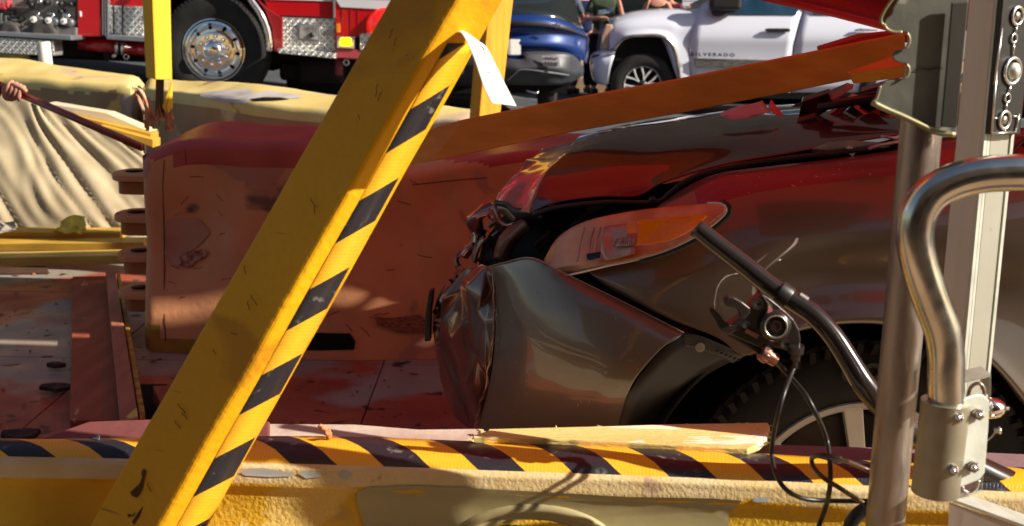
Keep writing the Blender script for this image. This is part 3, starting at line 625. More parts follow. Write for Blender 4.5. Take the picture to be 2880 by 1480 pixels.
flat('deck_opening', [(-20, 735), (120, 735), (140, 768), (-20, 770)], .206, .004, mat('dark deck strip', (.05, .03, .025), (.1, .05, .03), 6), 'dark strip of deck under the ochre boards', 'gap')  # flat dark strip on the deck below the boards
# rail of the near side
def ledge(name, quad, z, th, mt, label, cat, amp=.0):
    q = [WZ(x, y, z) for x, y in quad]; n = len(q)
    o = MB().prism(q, (0, 0, -th)).build(name, mt, None, smooth=False, bevel=.004); return tag(o, label, cat)
ledge('timber_ledge', [(95, 1240), (190, 1205), (250, 1184), (420, 1178), (760, 1183), (760, 1236), (400, 1240)], .985, .05, mat('dusty red ledge', (.20, .065, .06), (.15, .05, .045), 3, .6, bump=.6, bsc=40), 'dusty red ledge just behind the hazard tape on the left', 'ledge')
ledge('timber_ledge', [(735, 1190), (1000, 1192), (1180, 1206), (1350, 1204), (1420, 1232), (1400, 1242), (735, 1228)], .982, .03, mat('chalky ledge', (.62, .52, .42), (.34, .16, .13), 4, .7, bump=.6, bsc=40), 'chalky cream ledge behind the tape in the middle', 'ledge')
ledge('timber_ledge', [(2100, 1246), (2440, 1256), (2900, 1276), (3000, 1322), (2460, 1296), (2080, 1286)], .985, .05, mat('mauve dusty ledge', (.24, .15, .16), (.19, .12, .12), 3, .7, bump=.6, bsc=40), 'mauve dusty ledge between the tape and the car wheel', 'ledge')
bp = thing('broken_plank', WZ(1750, 1240, 1.0), 'cream yellow broken plank lying on the barrier in front of the car', 'plank')
q = [(1330, 1224), (1390, 1206), (1500, 1203), (1700, 1198), (1900, 1192), (2060, 1190), (2160, 1188), (2166, 1200), (2160, 1226), (2136, 1250), (2104, 1262), (1900, 1252), (1600, 1236), (1330, 1228)]
top = [WZ(x, y, 1.012+.004*noise.noise(Vector((x*.05, y*.1, 0)))) for x, y in q]
MB().prism(top, (0, 0, -.010)).build('board', mat('cream painted plank', (.78, .58, .22), (.70, .48, .16), 3, .6, bump=.8, bsc=60, stretch=(1, 5, 5), spot=(.85, .75, .55), spsc=8, spth=.6), bp, smooth=False, bevel=.002)
m_fib = mat('torn wood fibre', (.72, .55, .25), (.45, .28, .12), 30, .85, bump=1, bsc=90)
for i in range(80):
    t = rs.random()*.7
    if t < .35: x, y = rs.uniform(2100, 2172), rs.uniform(1192, 1265); dx, dy = rs.uniform(4, 22), rs.uniform(-4, 4); 
    elif t < .6: x, y = rs.uniform(1320, 1420), rs.uniform(1205, 1236); dx, dy = rs.uniform(-26, -4), rs.uniform(-3, 6)
    else: x = rs.uniform(1400, 2150); y = 1203-(x-1400)*.018+rs.uniform(-1, 3); dx, dy = rs.uniform(-20, 20), rs.uniform(-5, 0)
    if t < .35 and x+ (y-1190)*.6 > 2185: continue
    a0 = WZ(x, y, 1.010); a1 = WZ(x+3, y+3, 1.006); tip = WZ(x+dx, y+dy, 1.010+rs.uniform(0, .005))
    MB().add([a0, a1, tip, a0-Vector((0, 0, .004))], [(0, 1, 2), (1, 3, 2), (3, 0, 2), (0, 3, 1)]).build('wood_fibre', m_fib, bp, smooth=False)
sp = thing('wood_splinter', WZ(925, 1225, 1.0), 'small rusty brown splinter lying on the tape beside the diagonal post', 'splinter')
for a_, b_, c_ in (((898, 1196), (912, 1212), (930, 1222)), ((915, 1218), (928, 1224), (922, 1232)), ((905, 1204), (920, 1208), (926, 1216))):
    MB().tube(crom([WZ(*a_, 1.02), WZ(*b_, 1.012), WZ(*c_, 1.01)], 4), .0035, 5).build('fragment', m_raw, sp)
# small debris on the deck
m_deb = mat('dark debris', (.03, .02, .02), (.08, .04, .03), 30, .8)
for i, (x, y, s, lb) in enumerate(((165, 1095, .06, 'black torn scrap on the deck left of the wide plank'), (158, 1032, .03, 'small dark chip on the deck above the black scrap'), (60, 1228, .07, 'dark strip of debris at the bottom left by the tape'))):
    c = WZ(x, y, .21); q = MB()
    q.prism([c+Vector((s*math.cos(t)*rs.uniform(.6, 1.3), s*.7*math.sin(t)*rs.uniform(.6, 1.2), 0)) for t in [k*.7 for k in range(9)]], (0, 0, .015)); tag(q.build('debris', m_deb, smooth=False), lb, 'debris')
m_chip = mat('pale chips', (.5, .3, .2), (.2, .08, .05), 30, .8)
q = MB()
for i in range(420):
    c = Vector((rs.uniform(-2.6, .3), rs.uniform(3.0, 6.6), .2)); s = rs.uniform(.004, .02)
    q.add([c, c+Vector((s*rs.uniform(.5, 2), s*.3, 0)), c+Vector((s*.2, s, .002)), c+Vector((s*.4, s*.3, s*.6))], [(0, 1, 3), (1, 2, 3), (2, 0, 3), (0, 2, 1)])
tag(q.build('wood_chips', m_chip, smooth=False), kind='stuff')
# ---- canvas sheet
def cf(p, u_, v_):
    f = math.sin((u_*1.0-v_*.42)*60+noise.noise(Vector((u_*3-v_, v_*2, 1)))*9)*.0028*(.35+v_)+noise.noise(Vector(((u_-v_*.42)*26, v_*1.6, 0)))*.012+abs(noise.noise(Vector(((u_-v_*.42)*11, v_*.7, 4))))*.035+noise.noise(p*1.7)*.03
    return p+Vector((f*.4, -f, f*.8))
cv = patch('canvas_sheet', [[(-420, 160, 7.2), (-150, 235, 7.0), (60, 282, 6.85), (130, 300, 6.8), (260, 352, 6.7), (400, 420, 6.6)],
                            [(-420, 300, 6.95), (-150, 350, 6.8), (40, 390, 6.7), (150, 410, 6.65), (300, 450, 6.55), (430, 500, 6.5)],
                            [(-420, 500, 6.6), (-150, 510, 6.5), (20, 520, 6.45), (150, 540, 6.4), (300, 560, 6.38), (440, 580, 6.35)],
                            [(-420, 670, 6.35), (-150, 672, 6.3), (0, 672, 6.3), (150, 676, 6.25), (300, 680, 6.2), (460, 690, 6.2)]], m_canvas, None, 12, 18, fn=cf, solid=.003)
tag(cv, 'beige canvas sheet draped in diagonal folds on the left', 'sheet')
def bf(p, u_, v_): return p+Vector([noise.noise(p*22+Vector((k*5, 0, 0)))*.03 for k in range(3)])
tag(patch('plastic_bag', [[(150, 648, 6.08), (180, 615, 6.12), (215, 606, 6.14), (236, 620, 6.1)], [(152, 652, 6.04), (185, 634, 6.06), (215, 630, 6.06), (240, 640, 6.05)], [(155, 656, 6.02), (185, 656, 6.0), (215, 656, 6.0), (246, 652, 6.02)]],
          mat('yellow film', (.75, .60, .06), (.6, .45, .03), 20, .3, trans=.2), None, 5, 5, fn=bf, solid=.001, smooth=False), 'crumpled yellow plastic scrap at the foot of the canvas', 'plastic scrap')
tag(patch('cloth_scrap', [[(-30, 620, 6.1), (0, 618, 6.1), (30, 622, 6.1), (44, 640, 6.08)], [(-30, 648, 6.0), (0, 650, 6.0), (30, 650, 6.0), (46, 650, 6.02)]], mat('grey cloth', (.3, .26, .2), None, 5, .9), None, 5, 5, fn=bf, solid=.002, smooth=False), 'grey crumpled cloth scrap at the left edge below the canvas', 'cloth')
# yellow slats behind the sheet
for (a_, b_, c_, d_, Y_, mt, lb) in (((130, 290), (300, 318), (425, 372), (215, 322), 7.05, mat('pale board top', (.60, .48, .36), (.66, .58, .3), 3, .6), 'pale worn board between the canvas and the far barrier'),
                                 ((195, 322), (425, 376), (425, 392), (240, 340), 7.0, m_gold, 'upper ochre board end behind the canvas top'),
                                 ((280, 352), (430, 393), (430, 416), (330, 378), 6.95, m_gold, 'lower ochre board end behind the canvas top')):
    p = px((a_, b_, c_, d_), Y_); tag(MB().prism(p, (.01, .12, .0)).build('timber_board', mt, None, smooth=False, bevel=.003), lb, 'board')
# ================================================================ galvanised frame at the right
def rpx(p, Y): return (W(p[0], p[1], Y)-CAM).dot(_d)/F          # metres per pixel there
gp = thing('steel_pole', W(2440, 2150, 1.3), 'upright dull galvanised steel pole, leftmost of the metalwork', 'pole')
A, B = W(2592, 345, 1.3), W(2489, 1480, 1.3); dr = (A-B)
MB().tube([B-dr*.6, B, A, A+dr*.5], 55*rpx((2540, 900), 1.3), 28).build('tube', m_galv, gp, autos=60)
mp_ = thing('aluminium_post', W(2620, 2150, 1.5), 'square aluminium post with grooved face and perforated black end plate', 'post')
def lerp2(a, b, v): return a[0]+(b[0]-a[0])*(v-a[1])/(b[1]-a[1])
LE = ((2725, 0), (2590, 1430)); CE = ((2799, 0), (2666, 1430)); RE = ((2885, 0), (2742, 1430))
def pv(E_, v, Y): return W(lerp2(E_[0], E_[1], v), v, Y)
def quad4(v): 
    a = pv(LE, v, 1.53); c = pv(CE, v, 1.50); e = pv(RE, v, 1.535); return [a, c, e, a+e-c]
MB().hexa(quad4(1900), quad4(-700)).build('post_body', m_alu, mp_, smooth=False, bevel=.002)
# right face in brighter extrusion with grooves
def rface(v, q, off): 
    c = pv(CE, v, 1.50); e = pv(RE, v, 1.535); n_ = Vector((.6, -.8, 0)); n_ = (e-c).cross(Vector((0, 0, 1))).normalized(); n_ = n_ if n_.y < 0 else -n_
    return c+(e-c)*q+n_*off
for (q0, q1, o, mt) in ((.0, .10, .003, m_galvl), (.14, .22, .002, m_galvl), (.26, .86, .0012, mat('grooved aluminium face', (.44, .43, .35), (.38, .37, .30), 8, .45, .5, spot=(.25, .22, .16), spsc=26, spth=.72)), (.9, 1.0, .003, m_galvl)):
    MB().hexa([rface(1900, q0, 0), rface(1900, q1, 0), rface(1900, q1, o), rface(1900, q0, o)], [rface(-700, q0, 0), rface(-700, q1, 0), rface(-700, q1, o), rface(-700, q0, o)]).build('rib', mt, mp_, smooth=False)
# perforated black plate with chain of rings
e0 = [rface(376, -.02, .004), rface(376, .98, .004), rface(376, .98, .012), rface(376, -.02, .012)]; e1 = [rface(-200, -.02, .004), rface(-200, .98, .004), rface(-200, .98, .012), rface(-200, -.02, .012)]
pl = MB().hexa(e0, e1).build('end_plate', m_black, mp_, smooth=False, bevel=.001)
def pp(x, y, off=.014):
    v = ray(x, y); a = rface(0, 0, off); b_ = rface(400, 0, off); c = rface(0, 1, off); n_ = (b_-a).cross(c-a).normalized(); return CAM+v*((a-CAM).dot(n_)/v.dot(n_)), (n_ if n_.y < 0 else -n_)
K = rpx((2840, 200), 1.5)
for x, y, r, t in ((2848, 200, 36, 7), (2852, 108, 12, 4), (2834, 276, 12, 4), (2826, 338, 24, 6), (2862, 45, 24, 6)):
    c, n_ = pp(x, y); MB().torus(c, n_, r*K, t*K*.8, 28, 8).build('ring', m_silver, pl)
    if r > 30:
        MB().lathe(c, n_, [(0, 0), (0, 24*K), (.004, 23*K), (.005, 16*K), (.007, 15*K), (.008, 0)], 24).build('bolt', m_galvl, pl)
    elif r > 20: MB().lathe(c-n_*.002, n_, [(0, 0), (0, 13*K), (.003, 12*K), (.003, 0)], 6).build('bolt', m_galv, pl)
for a_, b_ in (((2860, 72), (2855, 96)), ((2851, 120), (2850, 160)), ((2842, 240), (2837, 264)), ((2831, 290), (2829, 312)), ((2795, 332), (2805, 333)), ((2848, 328), (2862, 327)), ((2789, 376), (2858, 372)), ((2818, 80), (2797, 240)), ((2858, 370), (2866, 320)), ((2826, 365), (2825, 374)), ((2789, 374), (2803, 200))):
    MB().tube([pp(*a_)[0], pp(*b_)[0]], .0014, 6).build('link', m_silver, pl)
# scalloped bracket plate
br = thing('steel_bracket', W(2600, 350, 1.3), 'dull grey zinc bracket plate with scalloped edge at the top of the pole', 'bracket')
def cs(x, y): return (2300+x/2.364, y/2.364)
ol = [(545, -60), (535, 0), (502, 50), (492, 95), (452, 130), (440, 160), (458, 192), (500, 212), (560, 213), (592, 218), (608, 250), (606, 290), (585, 325), (520, 338), (497, 368), (505, 400), (545, 418), (590, 428), (604, 455), (598, 500), (570, 523), (500, 532), (450, 540), (415, 572), (405, 620), (390, 655), (362, 680), (372, 702), (560, 775), (700, 840), (800, 885), (915, 898), (925, 850), (960, 480), (1005, 0), (1010, -60)]
pts = [W(*cs(x, y), 1.27+.0*x) for x, y in ol]
nb_ = Vector((0, 1, 0))
MB().prism(pts, (0, .0035, 0)).build('plate', m_galvd, br, smooth=False, bevel=.001)
# folded dark inner flange and rolled lips
MB().prism([W(*cs(x, y), 1.262) for x, y in ((892, 20), (1003, 12), (925, 850), (820, 845), (860, 400))], (0, .003, 0)).build('fold', mat('dark zinc fold', (.05, .045, .035), (.035, .03, .025), 5, .6, .2), br, smooth=False, bevel=.001)
MB().tube(crom([W(*cs(x, y), 1.268) for x, y in ((362, 682), (460, 730), (560, 772), (700, 838), (800, 882), (912, 896))], 4), .0032, 8).build('lip', mat('bronze zinc lip', (.32, .30, .18), (.24, .2, .1), 12, .45, .5), br)
for sg in (((440, 160), (458, 192), (500, 212), (560, 214)), ((590, 428), (606, 455), (600, 500), (572, 522)), ((592, 218), (608, 250), (606, 290), (585, 325)), ((415, 572), (403, 620), (390, 655), (364, 680)), ((530, -40), (470, 30), (425, 110), (422, 150), (440, 168))):
    MB().tube(crom([W(*cs(x, y), 1.268) for x, y in sg], 5), .0016, 6).build('lip', MATS['bronze zinc lip'], br)
MB().prism([W(*cs(x, y), 1.30) for x, y in ((530, -60), (470, 30), (424, 110), (422, 150), (440, 190), (520, 200), (600, 150), (620, -60))], (0, .003, 0)).build('rear_plate', mat('bronze rear plate', (.4, .2, .07), (.3, .15, .06), 9, .4, .5), br, smooth=False, bevel=.001)
MB().tube(crom([W(*cs(x, y), 1.2685) for x, y in ((640, 466), (690, 458), (745, 462), (800, 452), (832, 456))], 4), .0005, 5).build('crack', m_dark, br)
# bent tube
bt = thing('bent_tube', W(2700, 1400, 1.2), 'bright steel tube bent in an arch into the bolted clamp', 'tube')
path = [(2664, 1180), (2661, 1080), (2661, 1000), (2650, 930), (2622, 853), (2590, 760), (2574, 690), (2574, 640), (2588, 590), (2625, 541), (2690, 508), (2760, 492), (2830, 487), (2890, 488), (3000, 500), (3180, 540), (3300, 640), (3360, 800)]
cp = crom([W(x, y, 1.2) for x, y in path], 6)
MB().tube(cp, 51*rpx((2650, 800), 1.2), 28).build('tube', mat('bright bent steel', (.72, .70, .62), (.5, .48, .42), 10, .22, 1, bump=.06, bsc=30, rvar=.08, spot=(.25, .2, .14), spsc=12, spth=.66), bt)
# clamp sleeve
cl = thing('pipe_clamp', W(2680, 1400, 1.2), 'zinc pipe clamp sleeve with four bolts round the bent tube', 'clamp')
a_, b_ = W(2660, 1128, 1.2), W(2630, 1385, 1.2)
MB().tube([b_, a_], 66*rpx((2640, 1250), 1.2), 28).build('sleeve', mat('stained zinc sleeve', (.38, .34, .25), (.26, .22, .16), 14, .45, .7, bump=.2, bsc=40, spot=(.5, .36, .1), spsc=7, spth=.62), cl, autos=60)
fl = [(2684, 1134), (2705, 1124), (2745, 1110), (2766, 1112), (2783, 1128), (2780, 1200), (2770, 1330), (2755, 1350), (2700, 1372), (2672, 1388), (2650, 1388), (2664, 1280)]
def fY(x): return 1.175+(x-2650)*.00022
MB().prism([W(x, y, fY(x)) for x, y in fl], (.001, .005, 0)).build('flange', m_galvl, cl, smooth=False, bevel=.0012)
MB().prism([W(x, y, fY(x)-.002) for x, y in ((2710, 1126), (2718, 1122), (2698, 1372), (2690, 1376))], (.001, .004, 0)).build('seam', m_galvl, cl, smooth=False, bevel=.001)
bolt = None; k2 = rpx((2720, 1250), 1.2); bd = Vector((-.35, -.9, .25)).normalized()
for x, y in ((2694, 1172), (2752, 1165), (2680, 1320), (2738, 1312)):
    c = W(x, y, fY(x)-.001)
    if bolt is None:
        bolt = MB().lathe(c, bd, [(0, 0), (0, 17*k2), (.009, 17*k2), (.010, 13*k2), (.010, 0)], 6).build('bolt', m_galv, cl, autos=30); bc = c
        q = MB(); q.tube([c+bd*.009, c+bd*.020], 7.5*k2, 14); q.build('thread', m_silver, bolt)
    else: dup(bolt, c-bc)
for x, y in ((2689, 1207), (2671, 1351)):
    c = W(x, y, fY(x)-.0005); MB().lathe(c, bd, [(.001, 0), (.001, 9*k2), (-.001, 9*k2)], 18).build('bolt_hole', m_dark, cl)
# open box brackets above and below the clamp
bx = thing('box_bracket', W(2760, 1400, 1.3), 'open rectangular zinc bracket holding the clamp to the square post', 'bracket')
for dv, fl_ in ((0, 1), (295, -1)):
    o = (-0.09*dv)
    P_ = [(2713+o, 1078+dv), (2713+o, 1112+dv), None, None]
    y0 = 1058+dv if fl_ > 0 else 1400
    if fl_ > 0: fr = [(2713, 1122), (2713, 1078), (2786, 1060), (2786, 1118)]
    else: fr = [(2690, 1368), (2686, 1406), (2762, 1384), (2766, 1330)]
    q = crom([W(x, y, 1.26) for x, y in fr], 1); 
    for i in range(3): MB().hexa([q[i], q[i]+Vector((0, .03, 0)), q[i]+Vector((.0, .03, .003)), q[i]+Vector((0, 0, .003))], [q[i+1], q[i+1]+Vector((0, .03, 0)), q[i+1]+Vector((.0, .03, .003)), q[i+1]+Vector((0, 0, .003))]).build('strap', m_galvl, bx, smooth=False)
    q = fr; cc = [(2722, 1120), (2730, 1090), (2752, 1078), (2766, 1092), (2768, 1114)] if fl_ > 0 else [(2752, 1350), (2746, 1372), (2726, 1386), (2708, 1378), (2706, 1368)]
    MB().tube(crom([W(x, y, 1.255) for x, y in cc], 4), .0022, 8).build('loop', m_galv, bx)
# lamp cap and small screws to its right
lc_ = thing('end_cap', W(2800, 1190, 1.35), 'small shiny silver end cap sticking out right of the clamp', 'cap')
MB().lathe(W(2775, 1148, 1.3), (1, .1, -.02), [(0, .001), (0, .012), (.004, .0125), (.014, .011), (.02, .007), (.0215, .003), (.026, .003), (.027, 0)], 24).build('cap_body', m_chrome, lc_)
MB().tube(crom([W(2776, 1240, 1.3), W(2792, 1226, 1.3), W(2800, 1212, 1.3)], 4), .0009, 6).build('wire', m_silver, lc_)
MB().lathe(W(2796, 1212, 1.3), (1, -.4, .2), [(0, 0), (0, .003), (.005, .003), (.006, .0045), (.008, .003), (.008, 0)], 14).build('screw', m_silver, lc_)
tag(MB().lathe(W(2570, 1182, 1.32), (1, -.3, .1), [(-.01, 0), (-.01, .005), (.002, .005), (.002, .0025), (.008, .0025), (.009, 0)], 14).build('screw', m_silver, autos=40), 'little silver screw between the steel pole and the clamp', 'screw')
# foot rail at the bottom right
ft = thing('base_rail', W(2800, 1500, 1.25), 'bright edged aluminium base rail at the bottom right corner', 'rail')
MB().hexa([W(2680, 1404, 1.22), W(2740, 1396, 1.27), W(3000, 1490, 1.25), W(3000, 1520, 1.20)], [W(2680, 1412, 1.22), W(2740, 1404, 1.27), W(3000, 1500, 1.25), W(3000, 1530, 1.20)]).build('top_edge', m_galvl, ft, smooth=False)
MB().hexa([W(2670, 1413, 1.221), W(3000, 1531, 1.201), W(3000, 1900, 1.201), W(2650, 1800, 1.221)], [W(2672, 1413, 1.245), W(3002, 1531, 1.225), W(3000, 1900, 1.225), W(2650, 1800, 1.245)]).build('rail_side', m_alu, ft, smooth=False)
ct = thing('curved_cable_guard', W(2450, 1480, 1.27), 'black curved hose end at the foot of the steel pole', 'hose')
MB().tube(crom([W(2385, 1510, 1.36), W(2400, 1462, 1.36), W(2440, 1428, 1.36), W(2500, 1410, 1.36)], 5), .009, 12).build('hose', m_black, ct)

# ================================================================ bicycle handlebar with brake and gear lever
hb = thing('bicycle_handlebar', W(2250, 1300, 1.4), 'black bent bicycle handlebar with brake lever hanging in front of the car wheel', 'handlebar')
hp = [(1958, 640), (2010, 682), (2090, 744), (2167, 805), (2235, 850), (2290, 888), (2341, 943), (2385, 1010), (2425, 1075), (2470, 1130), (2530, 1188), (2620, 1250), (2720, 1310), (2820, 1362), (2950, 1420)]
hr = [26, 27, 28, 28.5, 29, 29, 30, 31, 33, 34, 36, 40, 44, 48, 52]
hy = [1.5, 1.49, 1.475, 1.46, 1.45, 1.44, 1.43, 1.42, 1.41, 1.41, 1.42, 1.44, 1.45, 1.46, 1.48]
P0 = [W(x, y, Y) for (x, y), Y in zip(hp, hy)]; R0_ = [r*rpx(p, Y) for r, p, Y in zip(hr, hp, hy)]
PP = crom(P0, 5); RR = [R0_[min(i//5, 14)]*(1-(i % 5)/5)+R0_[min(i//5+1, 14)]*((i % 5)/5) for i in range(len(PP))]
MB().tube(PP, RR, 24).build('bar', m_blackgl, hb)
ax = (P0[4]-P0[3]).normalized()
MB().lathe(W(2212, 836, 1.45)-ax*.004, ax, [(-.008, .012), (-.008, .0155), (.006, .0155), (.008, .0145), (.008, .012)], 28).build('clamp_band', m_black, hb, autos=40)
MB().lathe(W(2258, 840, 1.445), ax, [(-.006, 0), (-.006, .006), (.006, .006), (.007, 0)], 16).build('clamp_bolt', m_silver, hb, autos=40)
def c5(x, y): return (1900+x/1.813, 750+y/1.813)
m_lev = mat('black anodised lever', (.03, .022, .02), (.045, .035, .03), 20, .3, .5, coat=.4, bump=.15)
bd_ = [(440, 138), (480, 160), (520, 192), (570, 235), (605, 270), (632, 320), (640, 370), (638, 415), (600, 440), (560, 428), (530, 418), (470, 412), (430, 418), (350, 385), (265, 345), (255, 325), (300, 285), (335, 262), (360, 230), (395, 190)]
body = [W(*c5(x, y), 1.405) for x, y in bd_]
brk = MB().prism(body, (0, .024, 0)).build('brake_body', m_lev, hb, smooth=False, bevel=.0045, seg=4)
MB().prism([W(*c5(x, y), 1.400) for x, y in ((452, 160), (470, 190), (468, 225), (445, 262), (424, 300), (440, 270), (456, 240), (505, 248), (500, 225), (490, 200))], (0, .006, 0)).build('silver_accent', m_silver, brk, smooth=False, bevel=.0008)
MB().prism([W(*c5(x, y), 1.3985) for x, y in ((474, 200), (486, 210), (502, 246), (470, 246))], (0, .003, 0)).build('red_inlay', mat('dusty pink inlay', (.5, .15, .15), None, 3, .4), brk, smooth=False)
dc = W(*c5(508, 303), 1.398); dn = Vector((-.05, -1, .12)).normalized()
MB().lathe(dc, dn, [(-.004, 0), (-.004, 86/1.813*rpx((2180, 917), 1.4)), (.002, .0185), (.005, .016), (.0055, .0125), (.0035, .0120), (.0035, .0)], 36).build('dial', m_lev, brk, autos=50)
MB().torus(dc+dn*.0055, dn, .0135, .0012, 36, 8).build('dial_ring', m_silver, brk)
MB().lathe(dc+dn*.004, dn, [(0, 0), (0, .0085), (.0015, .008), (.0016, .005), (.0008, .0045), (.0008, 0)], 6).build('hex_socket', mat('dark brown steel', (.08, .04, .035), None, 5, .3, .8), brk, autos=30)
MB().lathe(W(*c5(415, 190), 1.40), dn, [(0, 0), (0, .0075), (.003, .007), (.003, .003), (.001, 0)], 20).build('pivot_screw', m_lev, brk, autos=40)
MB().lathe(W(*c5(358, 297), 1.402), dn, [(0, 0), (0, .005), (.002, .0045), (.001, 0)], 16).build('pivot_screw', m_black, brk, autos=40)
MB().lathe(W(*c5(556, 392), 1.402), dn, [(0, 0), (0, .006), (.003, .0055), (.001, 0)], 16).build('pivot_screw', m_lev, brk, autos=40)
def lever(name, pts, Y, th=.012):
    MB().prism([W(*c5(x, y), Y) for x, y in pts], (0, th, 0)).build(name, m_lev, hb, smooth=False, bevel=.003, seg=3)
lever('brake_lever', [(385, 215), (340, 180), (300, 158), (268, 150), (250, 160), (248, 188), (262, 205), (285, 208), (305, 212), (322, 232), (325, 262), (345, 275), (378, 245)], 1.395)
lever('shift_lever', [(330, 290), (305, 300), (285, 302), (262, 292), (240, 270), (222, 245), (200, 222), (182, 212), (172, 216), (175, 235), (190, 258), (205, 285), (218, 312), (240, 335), (275, 345), (330, 320)], 1.402)
lever('lower_arm', [(262, 345), (300, 352), (430, 418), (480, 432), (480, 446), (420, 448), (360, 410), (275, 362)], 1.408, .01)
for i in range(7):
    x = 362+i*9; c = W(*c5(x, 328+i*4.6), 1.3995); MB().box(c, (.0022, .0008, .0052), Matrix.Rotation(.45, 3, 'Y')).build('lettering', mat('copper print', (.35, .15, .1), None, 3, .5), brk, smooth=False)
ca = (W(*c5(515, 478), 1.405)-W(*c5(440, 435), 1.405)); cn = ca.normalized(); L_ = ca.length
adj = MB().lathe(W(*c5(436, 436), 1.405), cn, [(0, 0), (0, .0095), (.004, .0105), (L_*.45, .0105), (L_*.5, .0085), (L_, .0085), (L_+.001, .006), (L_+.001, 0)], 20).build('barrel_adjuster', mat('copper anodised knob', (.42, .2, .16), (.3, .13, .1), 30, .35, .8), hb, autos=40)
for i in range(9):
    th = i*2*math.pi/9; a_ = cn.orthogonal().normalized(); b_ = cn.cross(a_); p = W(*c5(436, 436), 1.405)+(a_*math.cos(th)+b_*math.sin(th))*.0098
    MB().tube([p+cn*.003, p+cn*L_*.44], .0013, 6).build('knurl', mat('pale copper ridge', (.6, .38, .33), None, 5, .35, .8), adj)
MB().lathe(W(*c5(615, 402), 1.402), (.05, .1, -1), [(0, 0), (0, .010), (.010, .0095), (.012, .006), (.02, .0055), (.021, .003), (.03, .003), (.03, 0)], 20).build('cable_boot', m_lev, hb, autos=40)
def cable(pts, Ys, r, mt, label):
    n = len(pts); q = [W(*c5(*p), Ys[0]+(Ys[1]-Ys[0])*i/(n-1)+.02*math.sin(i*1.3)) for i, p in enumerate(pts)]
    o = MB().tube(crom(q, 7), r, 10).build('brake_cable', mt, hb); o['label'] = label
cable([(618, 440), (608, 500), (585, 560), (555, 640), (525, 740), (503, 840), (491, 940), (500, 1020), (530, 1095), (580, 1150), (660, 1185), (780, 1194), (960, 1196), (1120, 1190)], (1.40, 1.33), .0030, m_black, 'black outer cable looping down left')
cable([(505, 478), (555, 530), (610, 590), (660, 650), (705, 730), (745, 810), (772, 890), (784, 970), (790, 1060), (785, 1140), (768, 1220), (735, 1310), (700, 1400), (670, 1480)], (1.40, 1.30), .0031, m_black, 'black outer cable hanging down')
cable([(1120, 1080), (985, 1038), (900, 1002), (820, 972), (750, 962), (704, 970), (694, 990), (706, 1028), (755, 1078), (830, 1125), (900, 1170), (975, 1215), (1100, 1280)], (1.36, 1.31), .0030, mat('brown black cable', (.07, .035, .02), None, 4, .35), 'brownish cable loop over the tape')
# ================================================================ the crashed car
car = thing('crashed_car', W(2600, 1900, 3.1), 'crashed dark taupe car with canopy red painted into the bonnet plus crumpled nose and intact amber headlight', 'car')
def nz(amp, sc, rid=0, fall=None):
    def fn(p, u_, v_):
        a = amp*(fall(u_, v_) if fall else 1)
        q = [noise.noise(p*sc+Vector((k*7.3, 1, 0))) for k in range(3)]
        if rid: q = [1-2*abs(x) if rid == 1 else x for x in q]
        return p+Vector((q[0], q[1]*1.3, q[2]))*a
    return fn
# bonnet: rows near edge -> far side
hood = patch('bonnet', [
    [(1490, 597, 2.66), (1560, 574, 2.64), (1690, 561, 2.61), (1800, 558, 2.60), (1880, 513, 2.60), (2050, 458, 2.60), (2300, 421, 2.62), (2540, 388, 2.64)],
    [(1500, 560, 2.70), (1570, 548, 2.68), (1690, 535, 2.66), (1800, 522, 2.65), (1890, 486, 2.66), (2060, 437, 2.67), (2300, 400, 2.69), (2540, 368, 2.71)],
    [(1530, 489, 2.82), (1610, 472, 2.82), (1700, 455, 2.82), (1810, 437, 2.82), (1910, 417, 2.82), (2070, 389, 2.84), (2300, 359, 2.87), (2540, 333, 2.9)],
    [(1590, 432, 3.0), (1660, 412, 3.03), (1740, 396, 3.06), (1830, 382, 3.08), (1930, 364, 3.1), (2080, 342, 3.12), (2300, 322, 3.15), (2540, 300, 3.2)],
    [(1630, 386, 3.35), (1700, 369, 3.4), (1780, 352, 3.45), (1860, 340, 3.5), (1960, 326, 3.5), (2090, 310, 3.55), (2300, 296, 3.6), (2540, 280, 3.6)],
    [(1660, 384, 3.9), (1720, 369, 3.95), (1800, 356, 4.0), (1880, 346, 4.1), (1980, 334, 4.1), (2100, 322, 4.15), (2300, 312, 4.2), (2540, 299, 4.2)]],
    m_carr, car, 7, 7, fn=nz(.010, 3.2), subsurf=1, solid=.004)
# folded, creased bonnet lip; the street's grey reflection is put into its colour
def lipf(p, u_, v_):
    a = .014*(max(0, 1-v_*2.2))+.0022; q = noise.noise(Vector((p.x*9, p.y*2.0, p.z*9))); q2 = noise.noise(p*17)
    return p+Vector((q*a*2, (1-abs(q)*3)*a, q2*a*.8))
lip = patch('bonnet_lip', [
    [(1370, 568, 2.98), (1392, 528, 3.05), (1418, 498, 3.12), (1446, 470, 3.2), (1478, 446, 3.28), (1512, 426, 3.36), (1592, 404, 3.5), (1690, 396, 3.6)],
    [(1398, 576, 2.90), (1420, 545, 2.93), (1448, 518, 2.98), (1475, 492, 3.05), (1504, 466, 3.14), (1536, 444, 3.24), (1606, 412, 3.4), (1690, 398, 3.55)],
    [(1440, 588, 2.80), (1460, 565, 2.82), (1482, 538, 2.86), (1505, 508, 2.92), (1530, 480, 3.0), (1560, 454, 3.1), (1620, 420, 3.28), (1695, 400, 3.5)],
    [(1488, 600, 2.665), (1496, 570, 2.70), (1508, 535, 2.75), (1524, 502, 2.82), (1548, 470, 2.9), (1580, 445, 3.0), (1640, 420, 3.12), (1700, 404, 3.4)]],
    mat('crumpled reflection grey', (.40, .38, .40), (.30, .20, .20), 9, .24, .4, coat=.5), car, 7, 7, fn=lipf, solid=.004, subsurf=1)
